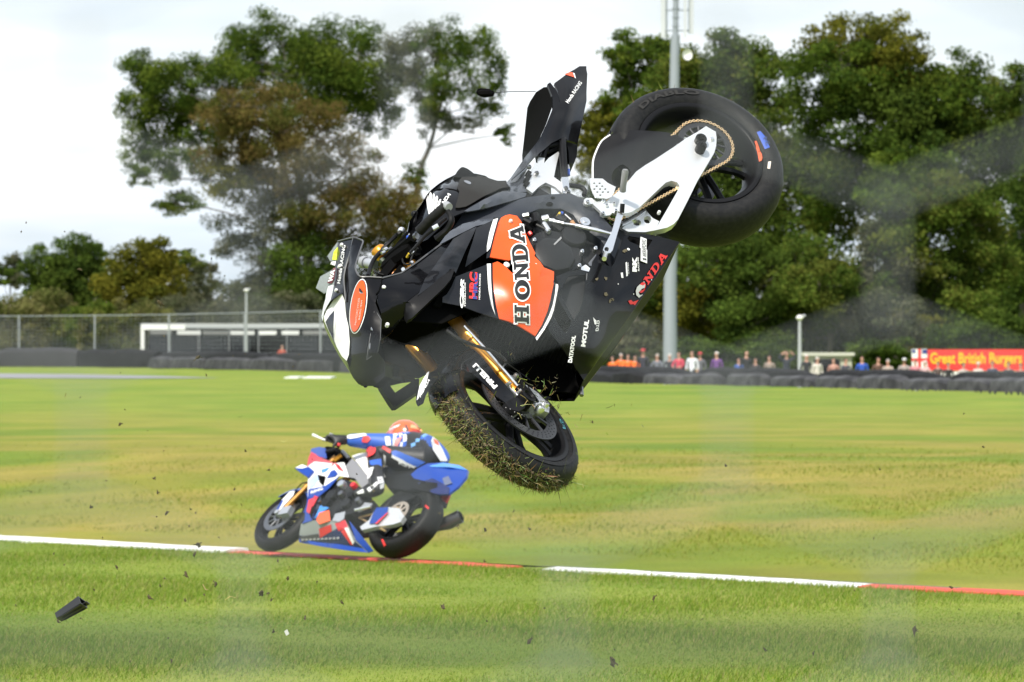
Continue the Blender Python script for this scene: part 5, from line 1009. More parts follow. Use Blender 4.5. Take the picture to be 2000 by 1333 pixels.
for p in rt: r = random.uniform(.002, .007); b.sphere(p, r * random.uniform(.8, 1.6), r * random.uniform(.5, 1.), r * random.uniform(.8, 1.6), 6)
b.build('tyre_mud', mat('damp soil', (.045, .034, .018), .95, noise=(.085, .07, .03), nscale=150), ftw)['kind'] = 'stuff'
rt = []; nm = []                                     # a little on the rear tyre and around the caliper
for _ in range(260):
    a = random.uniform(0, 6.283); y = random.uniform(-.09, .09); r = float(np.interp(abs(y), [0, .04, .075, .09], [.331, .326, .31, .296])); p = Vector((r * math.cos(a), y, r * math.sin(a))); q = H.px(p)
    if q[1] < 330 and random.random() < .8: rt.append(p); nm.append(Vector((math.cos(a), 0, math.sin(a))))
blades('tyre_grass', rw_, rt, nm, [random.uniform(.004, .03) for _ in rt], [straw_col() for _ in rt], .001, .8)['kind'] = 'stuff'
rt = [H.B(random.uniform(1000, 1090), random.uniform(735, 800), random.uniform(.05, .16)) for _ in range(90)] + [H.B(random.uniform(935, 1040), random.uniform(660, 750), random.uniform(.05, .14)) for _ in range(12)] + [H.B(random.uniform(715, 760), random.uniform(520, 545), .0) for _ in range(14)]
blades('caught_grass', hero, rt, [Vector((0, 1, 0))] * len(rt), [random.uniform(.01, .035) for _ in rt], [straw_col() for _ in rt], .0012, .8)['kind'] = 'stuff'

# ---- lettering on the flank
def seg(x0, y0, x1, y1, w, g=0., butt=1):
    dx, dy = x1 - x0, y1 - y0; l = math.hypot(dx, dy); dx /= l; dy /= l; w = w / 2 + g; e = g * butt; nx, ny = -dy * w, dx * w
    return [(x0 - dx * e + nx, y0 - dy * e + ny), (x1 + dx * e + nx, y1 + dy * e + ny), (x1 + dx * e - nx, y1 + dy * e - ny), (x0 - dx * e - nx, y0 - dy * e - ny)]
def slab(ch, g):
    t, h = .24, .15; P, Ho = [], []
    S = lambda *a, **k: P.append(seg(*a, g, **k))
    foot = lambda x, y, w=.46: S(x - w / 2, y, x + w / 2, y, h)
    if ch == 'H':
        for x in (.22, .78): S(x, 0, x, 1, t); foot(x, h / 2); foot(x, 1 - h / 2)
        S(.2, .5, .8, .5, h * 1.1)
    if ch == 'N':
        S(.2, 0, .2, 1, t * .8); S(.8, 0, .8, 1, t * .8); S(.2, .93, .8, .07, t * .95); foot(.2, h / 2, .42); foot(.15, 1 - h / 2, .36); foot(.8, 1 - h / 2, .42)
    if ch == 'A':
        S(.16, .05, .47, .98, t * .9); S(.84, .05, .53, .98, t * .9); S(.25, .34, .75, .34, h); foot(.17, h / 2, .4); foot(.83, h / 2, .4); S(.32, 1 - h / 2, .6, 1 - h / 2, h)
    if ch == 'O':
        P.append([(.5 + (.5 + g) * math.cos(a), .5 + (.5 + g) * math.sin(a)) for a in np.linspace(0, 2 * math.pi, 28, endpoint=False)]); Ho.append([(.5 + (.21 - g) * math.cos(a), .5 + (.31 - g) * math.sin(a)) for a in np.linspace(0, 2 * math.pi, 20, endpoint=False)])
    if ch == 'D':
        P.append([(-g, -g), (.5, -g)] + [(.5 + (.48 + g) * math.cos(a), .5 + (.5 + g) * math.sin(a)) for a in np.linspace(-1.45, 1.45, 14)] + [(.5, 1 + g), (-g, 1 + g), (-g, 1 - h - g), (.1 - g, 1 - h - g), (.1 - g, h + g), (-g, h + g)])
        Ho.append([(.36 + g, h + g), (.46, h + g)] + [(.46 + (.26 - g) * math.cos(a), .5 + (.35 - g) * math.sin(a)) for a in np.linspace(-1.3, 1.3, 10)] + [(.46, 1 - h - g), (.36 + g, 1 - h - g)])
    return P, Ho
def slabword(word, cells, on, layers, name='lettering', rig=H, res=5):
    for g, m, off in layers:
        for ch, (o, r, u) in zip(word, cells):
            if ch == ' ': continue
            P, Ho = slab(ch, g); o_, r_, u_ = map(np.array, (o, r, u)); f = lambda Q: [tuple(o_ + r_ * a + u_ * c) for a, c in Q]
            rig.drape(name, [f(p) for p in P], m, on, [f(h) for h in Ho], off=off, res=res)
cells = []
for t in ('637,1052 634,908 522,1045', '644,862 640,700 524,862', '636,692 626,552 522,700', '632,548 618,404 505,556', '606,398 588,258 492,396'):
    a, e, u = [np.array(q) for q in zD(t)]; cells.append((a, e - a, u - a))
slabword('HONDA', cells, [orange], [(.085, WHITE, .0022), (0., mat('black vinyl', ()), .0034)])
o0, o1 = np.array(zK('1055,1045')[0]), np.array(zK('1492,400')[0]); dv = (o1 - o0) / 5.0; up = np.array((-10.5, -13)) * .95
cells = [(o0 + dv * k + dv * .04, dv * .9, up * .92) for k in range(5)]
slabword(' ONDA', cells, [belly], [(0., REDV, .002)])
H.drape('scuffed_letter', [zK('1120,775 1165,790 1190,770 1185,820 1150,830 1105,880 1120,915 1165,905 1110,950 1075,915 1068,860 1085,810')], mat('scraped white', (.55, .55, .54), .7), belly, off=.0036, res=5)
H.drape('scuffed_letter', [zK('1100,930 1180,860 1210,800 1250,770 1200,890 1120,955')], GLOSS, belly, off=.0035, res=5)
H.drape('scuffed_letter', [zK('972,990 1010,975 1035,1000 1080,985 1110,975 1060,1045 1040,1030 1000,1035')], REDV, belly, off=.0022, res=5)
for q in '1180,745 1278,714 1195,775 1045,900 845,770'.split(): H.drape('scuff', [circ(zK(q)[0], 1.3, 7)], mat('scraped white', ()), belly, off=.002, res=2)
H.text('MOTUL', zL('1118,458')[0], zL('1180,40')[0], (-9.2, .8), WHITE, belly, bold=.06, shear=.2)
H.text('DATATOOL', zL('918,700')[0], zL('976,285')[0], (-8., -.2), WHITE, belly, bold=.06, shear=.1)
H.text('D.I.D', zL('1318,212')[0], zL('1340,45')[0], (-6., .5), WHITE, belly, bold=.04)
H.drape('wing_decal', [zL('1240,0 1250,60 1262,110 1285,115 1282,70 1295,60 1262,30')], WHITE, belly, res=5)
aks = H.panel('decal_plate', zK('1142,152,.158 1220,182,.15 1218,320,.15 1226,322,.15 1226,498,.145 1142,465,.16 1145,300,.162 1130,290,.163'), WHITE, thick=.0015, res=9)
H.text('AKRAPOVIC', zK('1216,420')[0], zK('1206,190')[0], (-8.2, -2.), mat('black vinyl', ()), aks, off=.0015, shear=.1)
H.drape('decal_mark', [zK('1165,430 1212,440 1210,462 1190,448 1170,455')], mat('black vinyl', ()), aks, off=.0015, res=4)
H.text('RK', zK('1088,612')[0], zK('1090,415')[0], (-9., -.5), WHITE, belly, bold=.08)
H.text('RACING', zK('1122,600')[0], zK('1112,425')[0], (-3., -.2), WHITE, belly, bold=.03)
H.drape('decal_strip', [zK('942,492 960,482 972,660 950,672')], WHITE, belly, res=5); H.text('GALFER', zK('988,640')[0], zK('980,490')[0], (-2.2, -.2), WHITE, belly)
H.drape('decal_strip', [zK('878,625 905,618 915,690 888,690')], WHITE, belly, res=5)
for i, q in enumerate('770,965 740,990 690,910 930,340 560,710 680,695'.split()): H.drape('mud_spot', [[(x + random.uniform(-2, 2), y + random.uniform(-2, 2)) for x, y in circ(zK(q)[0], 3.4, 8)]], mat('dried mud', (.10, .085, .05), .95), belly, off=.002, res=3)
H.text('HRC', zD('218,855')[0], zD('222,632')[0], (-16.5, .5), REDV, P4, bold=.05, shear=.1, off=.002)
H.text('HRC', zD('213,858')[0], zD('226,645')[0], (-8.5, .2), mat('navy vinyl', (.02, .035, .22), .4), P4, bold=.05, shear=.05, off=.0032)
H.text('HONDA RACING', zD('240,858')[0], zD('245,650')[0], (-3., 0), WHITE, P4, bold=.02)
H.text('CBR', zD('104,925')[0], zD('110,690')[0], (-7.2, .5), WHITE, P4, bold=.05, shear=.35)
H.text('FIREBLADE', zD('122,912')[0], zD('122,720')[0], (-2.6, 0), WHITE, P4, bold=.02)
H.text('HONDA', zJ('0,0')[0], zJ('1,0')[0], (0, -1), WHITE, nose) if False else None

# ---- foam block trailing on a cord behind the seat
lan = empty('trailing_tether', H.o + H.R @ H.B(948, 182, .05)); tag(lan, 'small black block flying on a thin cord beside the tail of the airborne bike', 'tether')
b = MB(); b.sphere((0, 0, 0), .030, .022, .017, 10); b.sphere((-.014, .004, .003), .02, .018, .016, 8); b.sphere((.018, -.003, -.002), .016, .014, .013, 8); b.build('block', mat('black seat foam', ()), lan, 40)
e = H.o + H.R @ H.B(1046, 179, .02) - lan.location; b = MB(); b.tube([(.02, 0, 0), e * .5 + Vector((0, 0, .002)), e], .0013, 5); b.build('cord', SATIN, lan)
# ================================================================== bodies
def skin_body(name, J, E, root_j, sub=2):            # J name -> (pos, radius or (rx, ry)); returns a baked mesh
    names = list(J); me = bpy.data.meshes.new(name); me.from_pydata([tuple(J[n][0]) for n in names], [(names.index(a), names.index(c)) for a, c in E], [])
    o = bpy.data.objects.new(name, me); C.objects.link(o); md = o.modifiers.new('s', 'SKIN'); md.use_smooth_shade = True
    sv_ = me.skin_vertices[0].data if me.skin_vertices else None
    if sv_ is None: me.skin_vertices.new(); sv_ = me.skin_vertices[0].data
    for i, n in enumerate(names): r = J[n][1]; sv_[i].radius = r if isinstance(r, tuple) else (r, r); sv_[i].use_root = (n == root_j)
    sm = o.modifiers.new('d', 'SUBSURF'); sm.levels = sub; sm.render_levels = sub
    dg = bpy.context.evaluated_depsgraph_get(); m2 = bpy.data.meshes.new_from_object(o.evaluated_get(dg)); bpy.data.objects.remove(o); m2.shade_smooth(); return m2
def paint(me, bones, mats_):                         # bones: (p0, p1, [(t limit, material index)...]); faces take the colour of the nearest bone
    for m in mats_: me.materials.append(m)
    for p in me.polygons:
        best = None
        for a, c, st in bones:
            d = c - a; t = max(0, min(1, (p.center - a).dot(d) / max(d.length_squared, 1e-9))); q = (p.center - a - d * t).length
            if best is None or q < best[0]: best = (q, t, st)
        for lim, k in best[2]:
            if best[1] <= lim + 1e-6: p.material_index = k; break

# ================================================================== the blue, white and red bike with its rider
th = R_(40); c_, s_ = math.cos(th), math.sin(th)
kF = Vector((-.70, .714, .0)); kL = Vector((-.714 * c_, -.70 * c_, s_)); kO = W(793, 1021, 48.6)
bike = empty('motorcycle', kO); K = Rig(kO, kF, kL, bike); bike.matrix_world = Matrix.Translation(kO) @ K.R.to_4x4()
tag(bike, 'blue, white and red race motorcycle leaned over on the kerb with a rider', 'motorcycle')
BLU = mat('bright blue paint', (.010, .050, .30), .28, coat=.5, spec=.2); LBL = mat('light blue paint', (.05, .25, .70), .25, coat=.8); NAV = mat('navy paint', (.006, .014, .10), .25, coat=.8); RED = mat('bright red paint', (.62, .02, .03), .28, coat=.6); WHT = mat('white paint', ())
GRY = mat('mid grey paint', (.22, .225, .24), .45); 
krw, kty = wheel(K, 'rear_wheel', .332, .098, .082, 5, SATIN)
b = MB(); b.lathe((0, .125, 0), (0, 1, 0), [(.085, -.004), (.112, -.004), (.112, .004), (.085, .004)], 48, closed=True)
for i in range(8): a = 2 * math.pi * i / 8; b.tube([(.04 * math.cos(a), .125, .04 * math.sin(a)), (.088 * math.cos(a), .125, .088 * math.sin(a))], .010, 6)
b.lathe((0, .125, 0), (0, 1, 0), [(.01, -.03), (.045, -.03), (.045, .006), (.01, .006)], 20, closed=True); b.build('sprocket', mat('tan anodised sprocket', (.42, .36, .30), .4, metal=.5), krw, 40)
K.drape('rim_sticker', [zF('1485,770 1500,765 1530,800 1530,815 1510,800')], REDV, kty, res=4, parent=krw, off=.004); K.drape('rim_sticker', [zF('1145,1060 1160,1060 1185,1105 1170,1115')], REDV, kty, res=4, parent=krw, off=.004)
fk = Vector((1.41, 0, -.03)); Lk = Matrix.Rotation(-.06, 3, Sv) @ Vector((0, 1, 0)); Tk = Lk.cross(Sv); MK = Matrix.Translation(fk) @ Matrix((Tk, Lk, Sv)).transposed().to_4x4(); KF_ = Rig(kO + K.R @ fk, K.R @ Tk, K.R @ Lk, bike, MK)
kfw, _ = wheel(KF_, 'front_wheel', .300, .060, .050, 5, SATIN)
for sy in (1, -1): disc(kfw, sy * .078, .16, .115, STEEL, False)
b = MB()
for sy in (1, -1): b.tube([(-.03, sy * .105, .0), (-.03, sy * .105, .33)], .022, 12); b.tube([(-.03, sy * .105, .30), (-.03, sy * .105, .66)], .028, 12)
KF_.mb(b, 'fork', mat('bronze fork', (.45, .22, .06), .35, metal=.7), 40)
b = MB(); b.box((-.085, .10, .05), (.02, 0, .035), (0, .03, 0), (-.045, 0, .03)); b.lathe((-.02, .09, 0), (0, 1, 0), [(0, .05), (.022, .05), (.025, 0)], 12); KF_.mb(b, 'brake_caliper', mat('pale grey alloy', (.40, .42, .46)), 30)
b2 = MB(); a0, a1 = R_(25), R_(150)
for i in range(21):
    a = a0 + (a1 - a0) * i / 20; b2.v += [(r * math.cos(a), y, r * math.sin(a)) for r, y in [(.275, .075), (.312, .055), (.32, 0), (.312, -.055), (.275, -.075), (.272, -.07), (.306, -.05), (.314, 0), (.306, .05), (.272, .07)]]
b2.f = [(i * 10 + j, i * 10 + (j + 1) % 10, (i + 1) * 10 + (j + 1) % 10, (i + 1) * 10 + j) for i in range(20) for j in range(10)]; b2.mi = [0] * len(b2.f); KF_.mb(b2, 'mudguard_arch', BLU, 40)
def kp(name, txt, m, y=None, thick=.006, mirror=False, res=9, ctrl=''):
    return K.panel(name, zF(txt, y), m, thick=thick, res=res, ctrl=zF(ctrl, y) if ctrl else (), mirror=mirror)
kp('front_mudguard', '275,838,.08 330,745,.08 395,672,.085 440,662,.085 425,700,.09 385,745,.09 300,835,.09', WHT); kp('mudguard_flash', '275,838,.085 330,745,.085 350,735,.087 300,825,.095', BLU)
# fairing pieces on the near side
kp('upper_fairing', '548,462,.12 600,425,.15 740,440,.19 842,432,.2 880,552,.215 800,540,.215 735,600,.225 650,690,.23 545,712,.21 548,560,.17', WHT, ctrl='650,520,.2')
kp('fairing_flash', '540,465,.11 552,395,.08 575,345,.07 610,365,.09 700,410,.14 760,440,.2 735,470,.2 640,462,.17', RED); kp('fairing_flash', '760,430,.205 800,450,.21 840,505,.222 790,480,.22', RED)
kp('fairing_band', '700,560,.225 735,500,.222 765,490,.222 790,520,.225 765,545,.228', BLU); kp('fairing_band', '545,722,.218 552,650,.21 690,620,.24 800,545,.222 720,640,.24 640,705,.24', BLU); kp('fairing_slot', '625,530,.215 690,545,.225 670,620,.235 640,590,.228', DARK)
kp('fairing_mark', '555,580,.19 610,520,.2 640,560,.21 600,620,.215 560,640,.205', mat('pale blue paint', (.42, .55, .78), .4)); kp('fairing_mark', '655,490,.2 720,470,.205 700,500,.21 660,515,.21', LBL)
kp('winglet', '443,478,.22 500,447,.22 560,470,.2 595,500,.19 545,550,.2 470,500,.23', BLU, thick=.02); kp('winglet_top', '446,474,.225 500,448,.223 545,466,.207 500,480,.222', WHT, thick=.004)
kp('screen_surround', '560,400,.05 575,320,.03 640,305,.05 690,315,.09 700,400,.13 640,385,.12 600,362,.08', BLU)
kp('cockpit', '620,350,.0 700,300,.03 790,310,.05 880,370,.08 900,430,.1 840,430,.1 740,420,.1', DARK, thick=.08)
kp('lower_fairing', '520,900,.2 530,790,.21 560,722,.22 640,705,.235 600,800,.235 580,905,.225 500,930,.19', BLU); kp('fairing_flash', '535,830,.22 552,735,.225 600,715,.238 560,850,.232', RED); kp('fairing_slot', '560,850,.235 610,715,.242 640,712,.242 600,800,.24 575,890,.232', DARK)
kp('fairing_flash', '600,700,.243 630,712,.245 590,790,.24 572,790,.236', RED)
belly2 = kp('belly_pan', '476,1080,.06 478,1010,.12 492,930,.18 590,905,.225 760,905,.23 850,900,.22 900,990,.19 935,1060,.14 1040,1165,.06 900,1150,.06 700,1120,.06', mat('grey silver paint', (.30, .32, .34), .4, coat=.3)); kp('right_fairing', '500,1075,-.06 520,820,-.19 640,700,-.2 850,850,-.2 1000,1125,-.06', NAV, thick=-.006)
for nm, poly, m, of in (('belly_dark', '480,1025 620,1045 760,985 800,960 880,1000 925,1070 1000,1130 860,1105 700,1085 478,1070', NAV, .004), ('belly_keel', '474,1078 480,1050 640,1080 800,1095 1000,1130 1040,1165 850,1145 660,1115', BLU, .006), ('belly_flash', '770,930 850,900 880,960 800,990', RED, .006), ('belly_flash', '820,990 860,970 925,1100 900,1100', RED, .007), ('belly_stripe', '850,965 880,960 930,1080 918,1100', WHT, .008), ('belly_flash', '640,970 740,935 745,990 650,1045', RED, .006), ('belly_dark', '480,1035 640,1010 640,1050 500,1080', mat('dark grey vinyl', (.06, .06, .065), .5), .007)):
    K.drape(nm, [zF(poly)], m, belly2, off=of, res=9)
for a_, b_, h_ in (('495,1068', '625,1060', 4.), ('655,1078', '800,1040', 4.), ('500,1040', '600,1015', 3.)): K.text('RACING PARTS', zF(a_)[0], zF(b_)[0], (0, -h_), mat('pale grey vinyl', (.5, .5, .5), .5), belly2, off=.011) if False else None
for i in range(10):
    x = 500 + i * 32; K.drape('belly_mark', [zF('%d,%d %d,%d %d,%d %d,%d' % (x, 1066 - i * 1.5, x + 22, 1064 - i * 1.5, x + 24, 1050 - i * 1.5, x + 3, 1052 - i * 1.5))], mat('pale grey vinyl', (.42, .42, .43), .5), belly2, off=.011, res=9)
kp('tail_flash', '880,900,.215 960,1000,.17 1080,1150,.07 1040,1165,.062 935,1060,.145', BLU)
kp('orange_mark', '615,900,.228 640,840,.236 720,820,.24 730,905,.235 640,935,.23', mat('orange red paint', (.75, .12, .04), .4)); kp('silver_panel', '745,905,.235 770,850,.24 850,830,.24 840,890,.23 800,915,.232', mat('pale grey alloy', ()))
kp('lower_fairing', '600,890,.227 650,780,.235 720,800,.235 640,850,.233', LBL)
# engine, frame, tank
kp('engine', '650,700,.2 740,600,.2 820,560,.2 930,600,.2 1010,660,.2 1000,760,.2 900,850,.2 760,870,.21 660,800,.21', ENG, thick=.3, res=14)
for q, r, m in (('820,610,.23', .04, ALUB), ('740,700,.23', .06, ENG), ('820,690,.23', .03, STEEL), ('700,760,.23', .05, SATIN), ('900,700,.23', .035, SATIN), ('860,770,.22', .05, ENG), ('920,620,.22', .03, RED), ('800,830,.22', .03, SATIN), ('960,740,.22', .03, STEEL)):
    p = K.B(*zF(q)[0]); b = MB(); b.lathe(p, (0, 1, 0), [(0, .02), (r * .8, .018), (r, 0), (r, -.08)], 12); b.build('engine_cover', m, bike, 40)
kp('frame', '842,475,.15 910,395,.1 1035,540,.12 1040,600,.14 985,640,.15 930,560,.16 880,552,.17', GRY, thick=.04); kp('fuel_tank', '905,380,.03 960,360,.0 1040,350,.0 1120,380,.02 1060,480,.1 1032,540,.12 980,470,.11', WHT, thick=.2, ctrl='1000,420,.09')
kp('tank_panel', '1040,430,.1 1140,400,.08 1150,470,.1 1060,470,.11', BLU)
kp('seat_unit', '1150,560,.12 1400,500,.1 1560,450,.05 1600,560,.06 1560,680,.08 1380,660,.12 1200,640,.13', SATIN, thick=.2, res=14)
kp('tail_cowl', '1385,530,.11 1440,480,.1 1520,440,.08 1650,432,.03 1780,455,-.02 1848,495,-.05 1835,550,-.02 1770,630,.03 1690,690,.06 1610,690,.08 1560,680,.09 1440,600,.11', BLU, ctrl='1600,560,.09 1700,540,.05', thick=.02)
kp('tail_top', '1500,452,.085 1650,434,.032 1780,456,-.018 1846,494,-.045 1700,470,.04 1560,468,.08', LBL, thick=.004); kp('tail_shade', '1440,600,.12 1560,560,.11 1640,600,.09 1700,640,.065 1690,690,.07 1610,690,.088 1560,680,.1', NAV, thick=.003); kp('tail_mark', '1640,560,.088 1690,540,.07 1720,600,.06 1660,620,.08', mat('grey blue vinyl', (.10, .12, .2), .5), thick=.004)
kp('tail_inner', '1400,560,.118 1520,590,.118 1600,600,.1 1600,690,.088 1500,670,.11 1380,640,.125', SATIN, thick=.004)
kp('swingarm', '970,955,.14 1045,900,.15 1085,830,.16 1200,795,.165 1290,805,.16 1330,870,.155 1300,915,.155 1240,935,.155 1090,955,.15 985,982,.14', mat('brushed aluminium', ()), thick=.04, mirror=True)
kp('swingarm_sock', '1075,850,.175 1105,800,.175 1200,795,.172 1190,850,.172 1110,925,.168 1045,930,.16', BLU, thick=.004); kp('swingarm_sock', '1190,840,.176 1205,835,.176 1110,930,.17 1090,930,.17', RED, thick=.004)
b = MB()
for q0, q1 in (('1290,795,.125', '960,880,.12'), ('1180,990,.125', '940,870,.12')): b.tube([K.B(*p) for p in zF(q0 + ' ' + q1)], .008, 6)
b.build('chain', CHAIN, bike, 40)
kp('rear_hugger', '1200,770,.11 1250,700,.1 1330,670,.09 1440,680,.06 1400,720,.1 1300,760,.12 1220,800,.13', SATIN)
kp('tail_light', '1600,705,-.03 1705,672,-.03 1690,720,-.04 1668,755,-.04', RED, thick=.02)
p0, p1, p2 = [K.B(*q) for q in zF('1560,960,-.17 1690,920,-.18 1790,870,-.19')]; b = MB(); b.tube([p0, p1, p2], [.04, .058, .055], 16); b.tube([p2, p2 + (p2 - p1).normalized() * .012], [.045, .035], 16, 1); b.build('exhaust', [mat('dark titanium', (.07, .07, .075), .35, metal=.6), DARK], bike, 40)
b = MB(); b.tube([K.B(*q) for q in zF('800,300,.15 740,255,.27 670,240,.33')], .016, 8); b.build('handlebar', SATIN, bike, 40); b = MB(); b.tube([K.B(*q) for q in zF('690,250,.34 650,235,.36 590,208,.36')], [.008, .008, .013], 8); b.build('lever_guard', WHT, bike, 40)
for t, r, m in (('760,420,.13 820,375,.12', .02, GOLD), ('700,350,.1 780,330,.1', .02, SATIN), ('830,340,.12 880,400,.12', .015, STEEL), ('440,665,.1 500,600,.13 548,592,.15', .005, SATIN)): b = MB(); b.tube([K.B(*q) for q in zF(t)], r, 8); b.build('cockpit_fitting', m, bike, 40)
b = MB(); b.tube([K.B(*q) for q in zF('930,820,.22 1060,790,.2')], .012, 8); b.build('footpeg', ALUB, bike, 40); kp('heel_guard', '920,800,.19 990,755,.19 1070,765,.19 1060,790,.19 960,835,.19', mat('pale grey alloy', ()), thick=.01)
K.text('RING', zF('575,690')[0], zF('672,655')[0], (-1, -5.5), WHT, [o for o in bike.children if o.name.startswith('fairing_band')], bold=.03, off=.003)

kp('seat', '1140,480,.03 1290,440,.02 1500,430,.0 1500,540,.04 1200,580,.08', SATIN, thick=.15)
# rider
rider = empty('person', kO); rider.matrix_world = bike.matrix_world.copy()
tag(rider, 'rider in blue, black and white leathers and orange helmet hanging off the blue motorcycle', 'person')
jp = {'pelvis': ('1560,380,-.12', (.16, .15)), 'waist': ('1470,335,-.13', (.165, .17)), 'chest': ('1370,312,-.14', (.17, .18)), 'neck': ('1310,275,-.18', .085), 'head': ('1300,225,-.2', .085),
      'hump': ('1620,320,-.10', (.13, .12)),
      'shL': ('1265,285,-.02', .098), 'elL': ('1030,260,.12', .072), 'wrL': ('850,248,.24', .052), 'shR': ('1390,370,-.30', .085), 'elR': ('1180,430,-.36', .06), 'wrR': ('930,400,-.26', .045),
      'hipL': ('1450,435,.0', .135), 'kneeL': ('1090,355,.20', .075), 'calfL': ('1100,470,.22', .070), 'ankL': ('1115,590,.22', .055), 'hipR': ('1560,480,-.24', .11), 'kneeR': ('1330,640,-.52', .075), 'ankR': ('1300,720,-.25', .05)}
JR = {k: (K.B(*zF(v[0])[0]), v[1]) for k, v in jp.items()}
ed = [('pelvis', 'waist'), ('waist', 'chest'), ('chest', 'neck'), ('neck', 'head'), ('pelvis', 'hump'), ('chest', 'shL'), ('shL', 'elL'), ('elL', 'wrL'), ('chest', 'shR'), ('shR', 'elR'), ('elR', 'wrR'), ('pelvis', 'hipL'), ('hipL', 'kneeL'), ('kneeL', 'calfL'), ('calfL', 'ankL'), ('pelvis', 'hipR'), ('hipR', 'kneeR'), ('kneeR', 'ankR')]
me = skin_body('body', JR, ed, 'pelvis', 2)
BK = mat('black leather', (.015, .015, .017), .5, bump=.2, nscale=80); BLL = mat('blue leather', (.03, .11, .48), .5, bump=.15, nscale=80); WHL = mat('white leather', (.72, .73, .74), .5); RDL = mat('red leather', (.60, .04, .04), .5); LBLL = mat('pale blue leather', (.16, .38, .72), .5)
jj = {k: v[0] for k, v in JR.items()}
paint(me, [(jj['pelvis'], jj['waist'], [(.5, 4), (1, 0)]), (jj['waist'], jj['chest'], [(1, 0)]), (jj['chest'], jj['neck'], [(.6, 0), (1, 2)]), (jj['pelvis'], jj['hump'], [(.5, 4), (1, 1)]), (jj['chest'], jj['shL'], [(.35, 0), (.6, 3), (.8, 2), (1, 1)]), (jj['shL'], jj['elL'], [(.15, 2), (.8, 1), (1, 1)]), (jj['elL'], jj['wrL'], [(.8, 1), (1, 1)]),
           (jj['chest'], jj['shR'], [(1, 0)]), (jj['shR'], jj['elR'], [(1, 1)]), (jj['elR'], jj['wrR'], [(1, 1)]), (jj['pelvis'], jj['hipL'], [(1, 0)]), (jj['hipL'], jj['kneeL'], [(.85, 0), (1, 0)]), (jj['kneeL'], jj['calfL'], [(1, 0)]), (jj['calfL'], jj['ankL'], [(1, 0)]), (jj['hipR'], jj['kneeR'], [(1, 0)]), (jj['kneeR'], jj['ankR'], [(1, 0)])], [BK, BLL, WHL, RDL, LBLL])
bo = bpy.data.objects.new('body', me); C.objects.link(bo); bo.parent = rider
bv[bo.name] = BVHTree.FromPolygons([tuple(v.co) for v in me.vertices], [tuple(p.vertices) for p in me.polygons])
K2 = Rig(kO, kF, kL, rider)
for nm, poly, m in (('suit_panel', '860,215 1010,198 1030,215 900,240 850,235', WHL), ('elbow_slider', '985,250 1000,220 1045,222 1058,245 1030,272 990,268', RDL), ('suit_stripe', '1230,345 1260,335 1430,400 1500,430 1440,470 1300,410 1235,370', BLL), ('suit_stripe', '1235,370 1290,395 1430,465 1410,478 1290,425 1230,390', WHL), ('suit_panel', '1560,225 1600,260 1640,330 1680,420 1620,420 1560,330 1545,260', WHL), ('suit_panel', '1160,300 1225,330 1220,360 1150,320', RDL), ('suit_panel', '1050,420 1140,405 1145,465 1060,455', BLL), ('suit_panel', '1175,225 1215,225 1225,300 1185,300', WHL), ('suit_panel', '1255,245 1320,225 1280,300 1250,310', mat('pink leather', (.62, .22, .22), .5))):
    K2.drape(nm, [zF(poly)], m, bo, off=.006, res=8, smooth=60)
K2.drape('suit_badge', [zF('1560,240 1600,265 1610,300 1575,280')], mat('orange red paint', ()), bo, off=.009, res=8)
K2.text('RST', zF('1290,445')[0], zF('1395,485')[0], (-1, -8), WHL, bo, bold=.03, off=.006)
hd = K2.B(*zF('1332,236,-.2')[0]); fw = (K2.R.transposed() @ Vector((-.75, .65, .1))).normalized(); upv = (K2.R.transposed() @ Vector((.25, .05, 1))).normalized(); sdv = upv.cross(fw).normalized(); fw = sdv.cross(upv)
b = MB(); b.sphere((0, 0, 0), .155, .125, .135, 20); vs = [hd + fw * v[0] + sdv * v[1] + upv * (v[2] + .02 - .10 * max(0, -v[0] - .06)) for v in b.v]
HEL = bpy.data.materials.new('orange helmet'); HEL.use_nodes = True; nn = HEL.node_tree.nodes; pb = nn['Principled BSDF']; pb.inputs['Roughness'].default_value = .25; pb.inputs['Coat Weight'].default_value = .8
vt = nn.new('ShaderNodeTexVoronoi'); vt.inputs['Scale'].default_value = 7; cr_ = nn.new('ShaderNodeValToRGB'); cr_.color_ramp.interpolation = 'CONSTANT'; e = cr_.color_ramp.elements; e[0].color = (.80, .13, .03, 1); e[1].position = .45; e[1].color = (.75, .30, .22, 1); e.new(.62).color = (.70, .045, .02, 1); e.new(.85).color = (.85, .40, .12, 1)
tcn = nn.new('ShaderNodeTexCoord'); sp_ = nn.new('ShaderNodeSeparateColor'); HEL.node_tree.links.new(tcn.outputs['Object'], vt.inputs[0]); HEL.node_tree.links.new(vt.outputs['Color'], sp_.inputs[0]); HEL.node_tree.links.new(sp_.outputs[0], cr_.inputs[0]); HEL.node_tree.links.new(cr_.outputs[0], pb.inputs['Base Color'])
hel = mobj('helmet', vs, b.f, HEL, rider, 60); bv[hel.name] = BVHTree.FromPolygons([tuple(v) for v in vs], b.f)
for poly, m in (('1178,210 1200,175 1240,150 1262,152 1215,215', mat('pink leather', (.62, .22, .22))), ('1205,170 1250,140 1300,122 1290,138 1240,160', WHL), ('1335,130 1350,128 1368,165 1345,200 1330,205 1350,165', mat('dark number vinyl', (.02, .022, .03))), ('1370,185 1400,168 1450,172 1485,205 1470,215 1380,212', mat('red leather', (.60, .04, .04))), ('1385,125 1430,135 1475,165 1480,180 1430,160 1380,150', mat('pale orange paint', (.85, .42, .2), .35))):
    K2.drape('helmet_graphic', [zF(poly)], m, hel, off=.004, res=7, smooth=60, parent=hel)
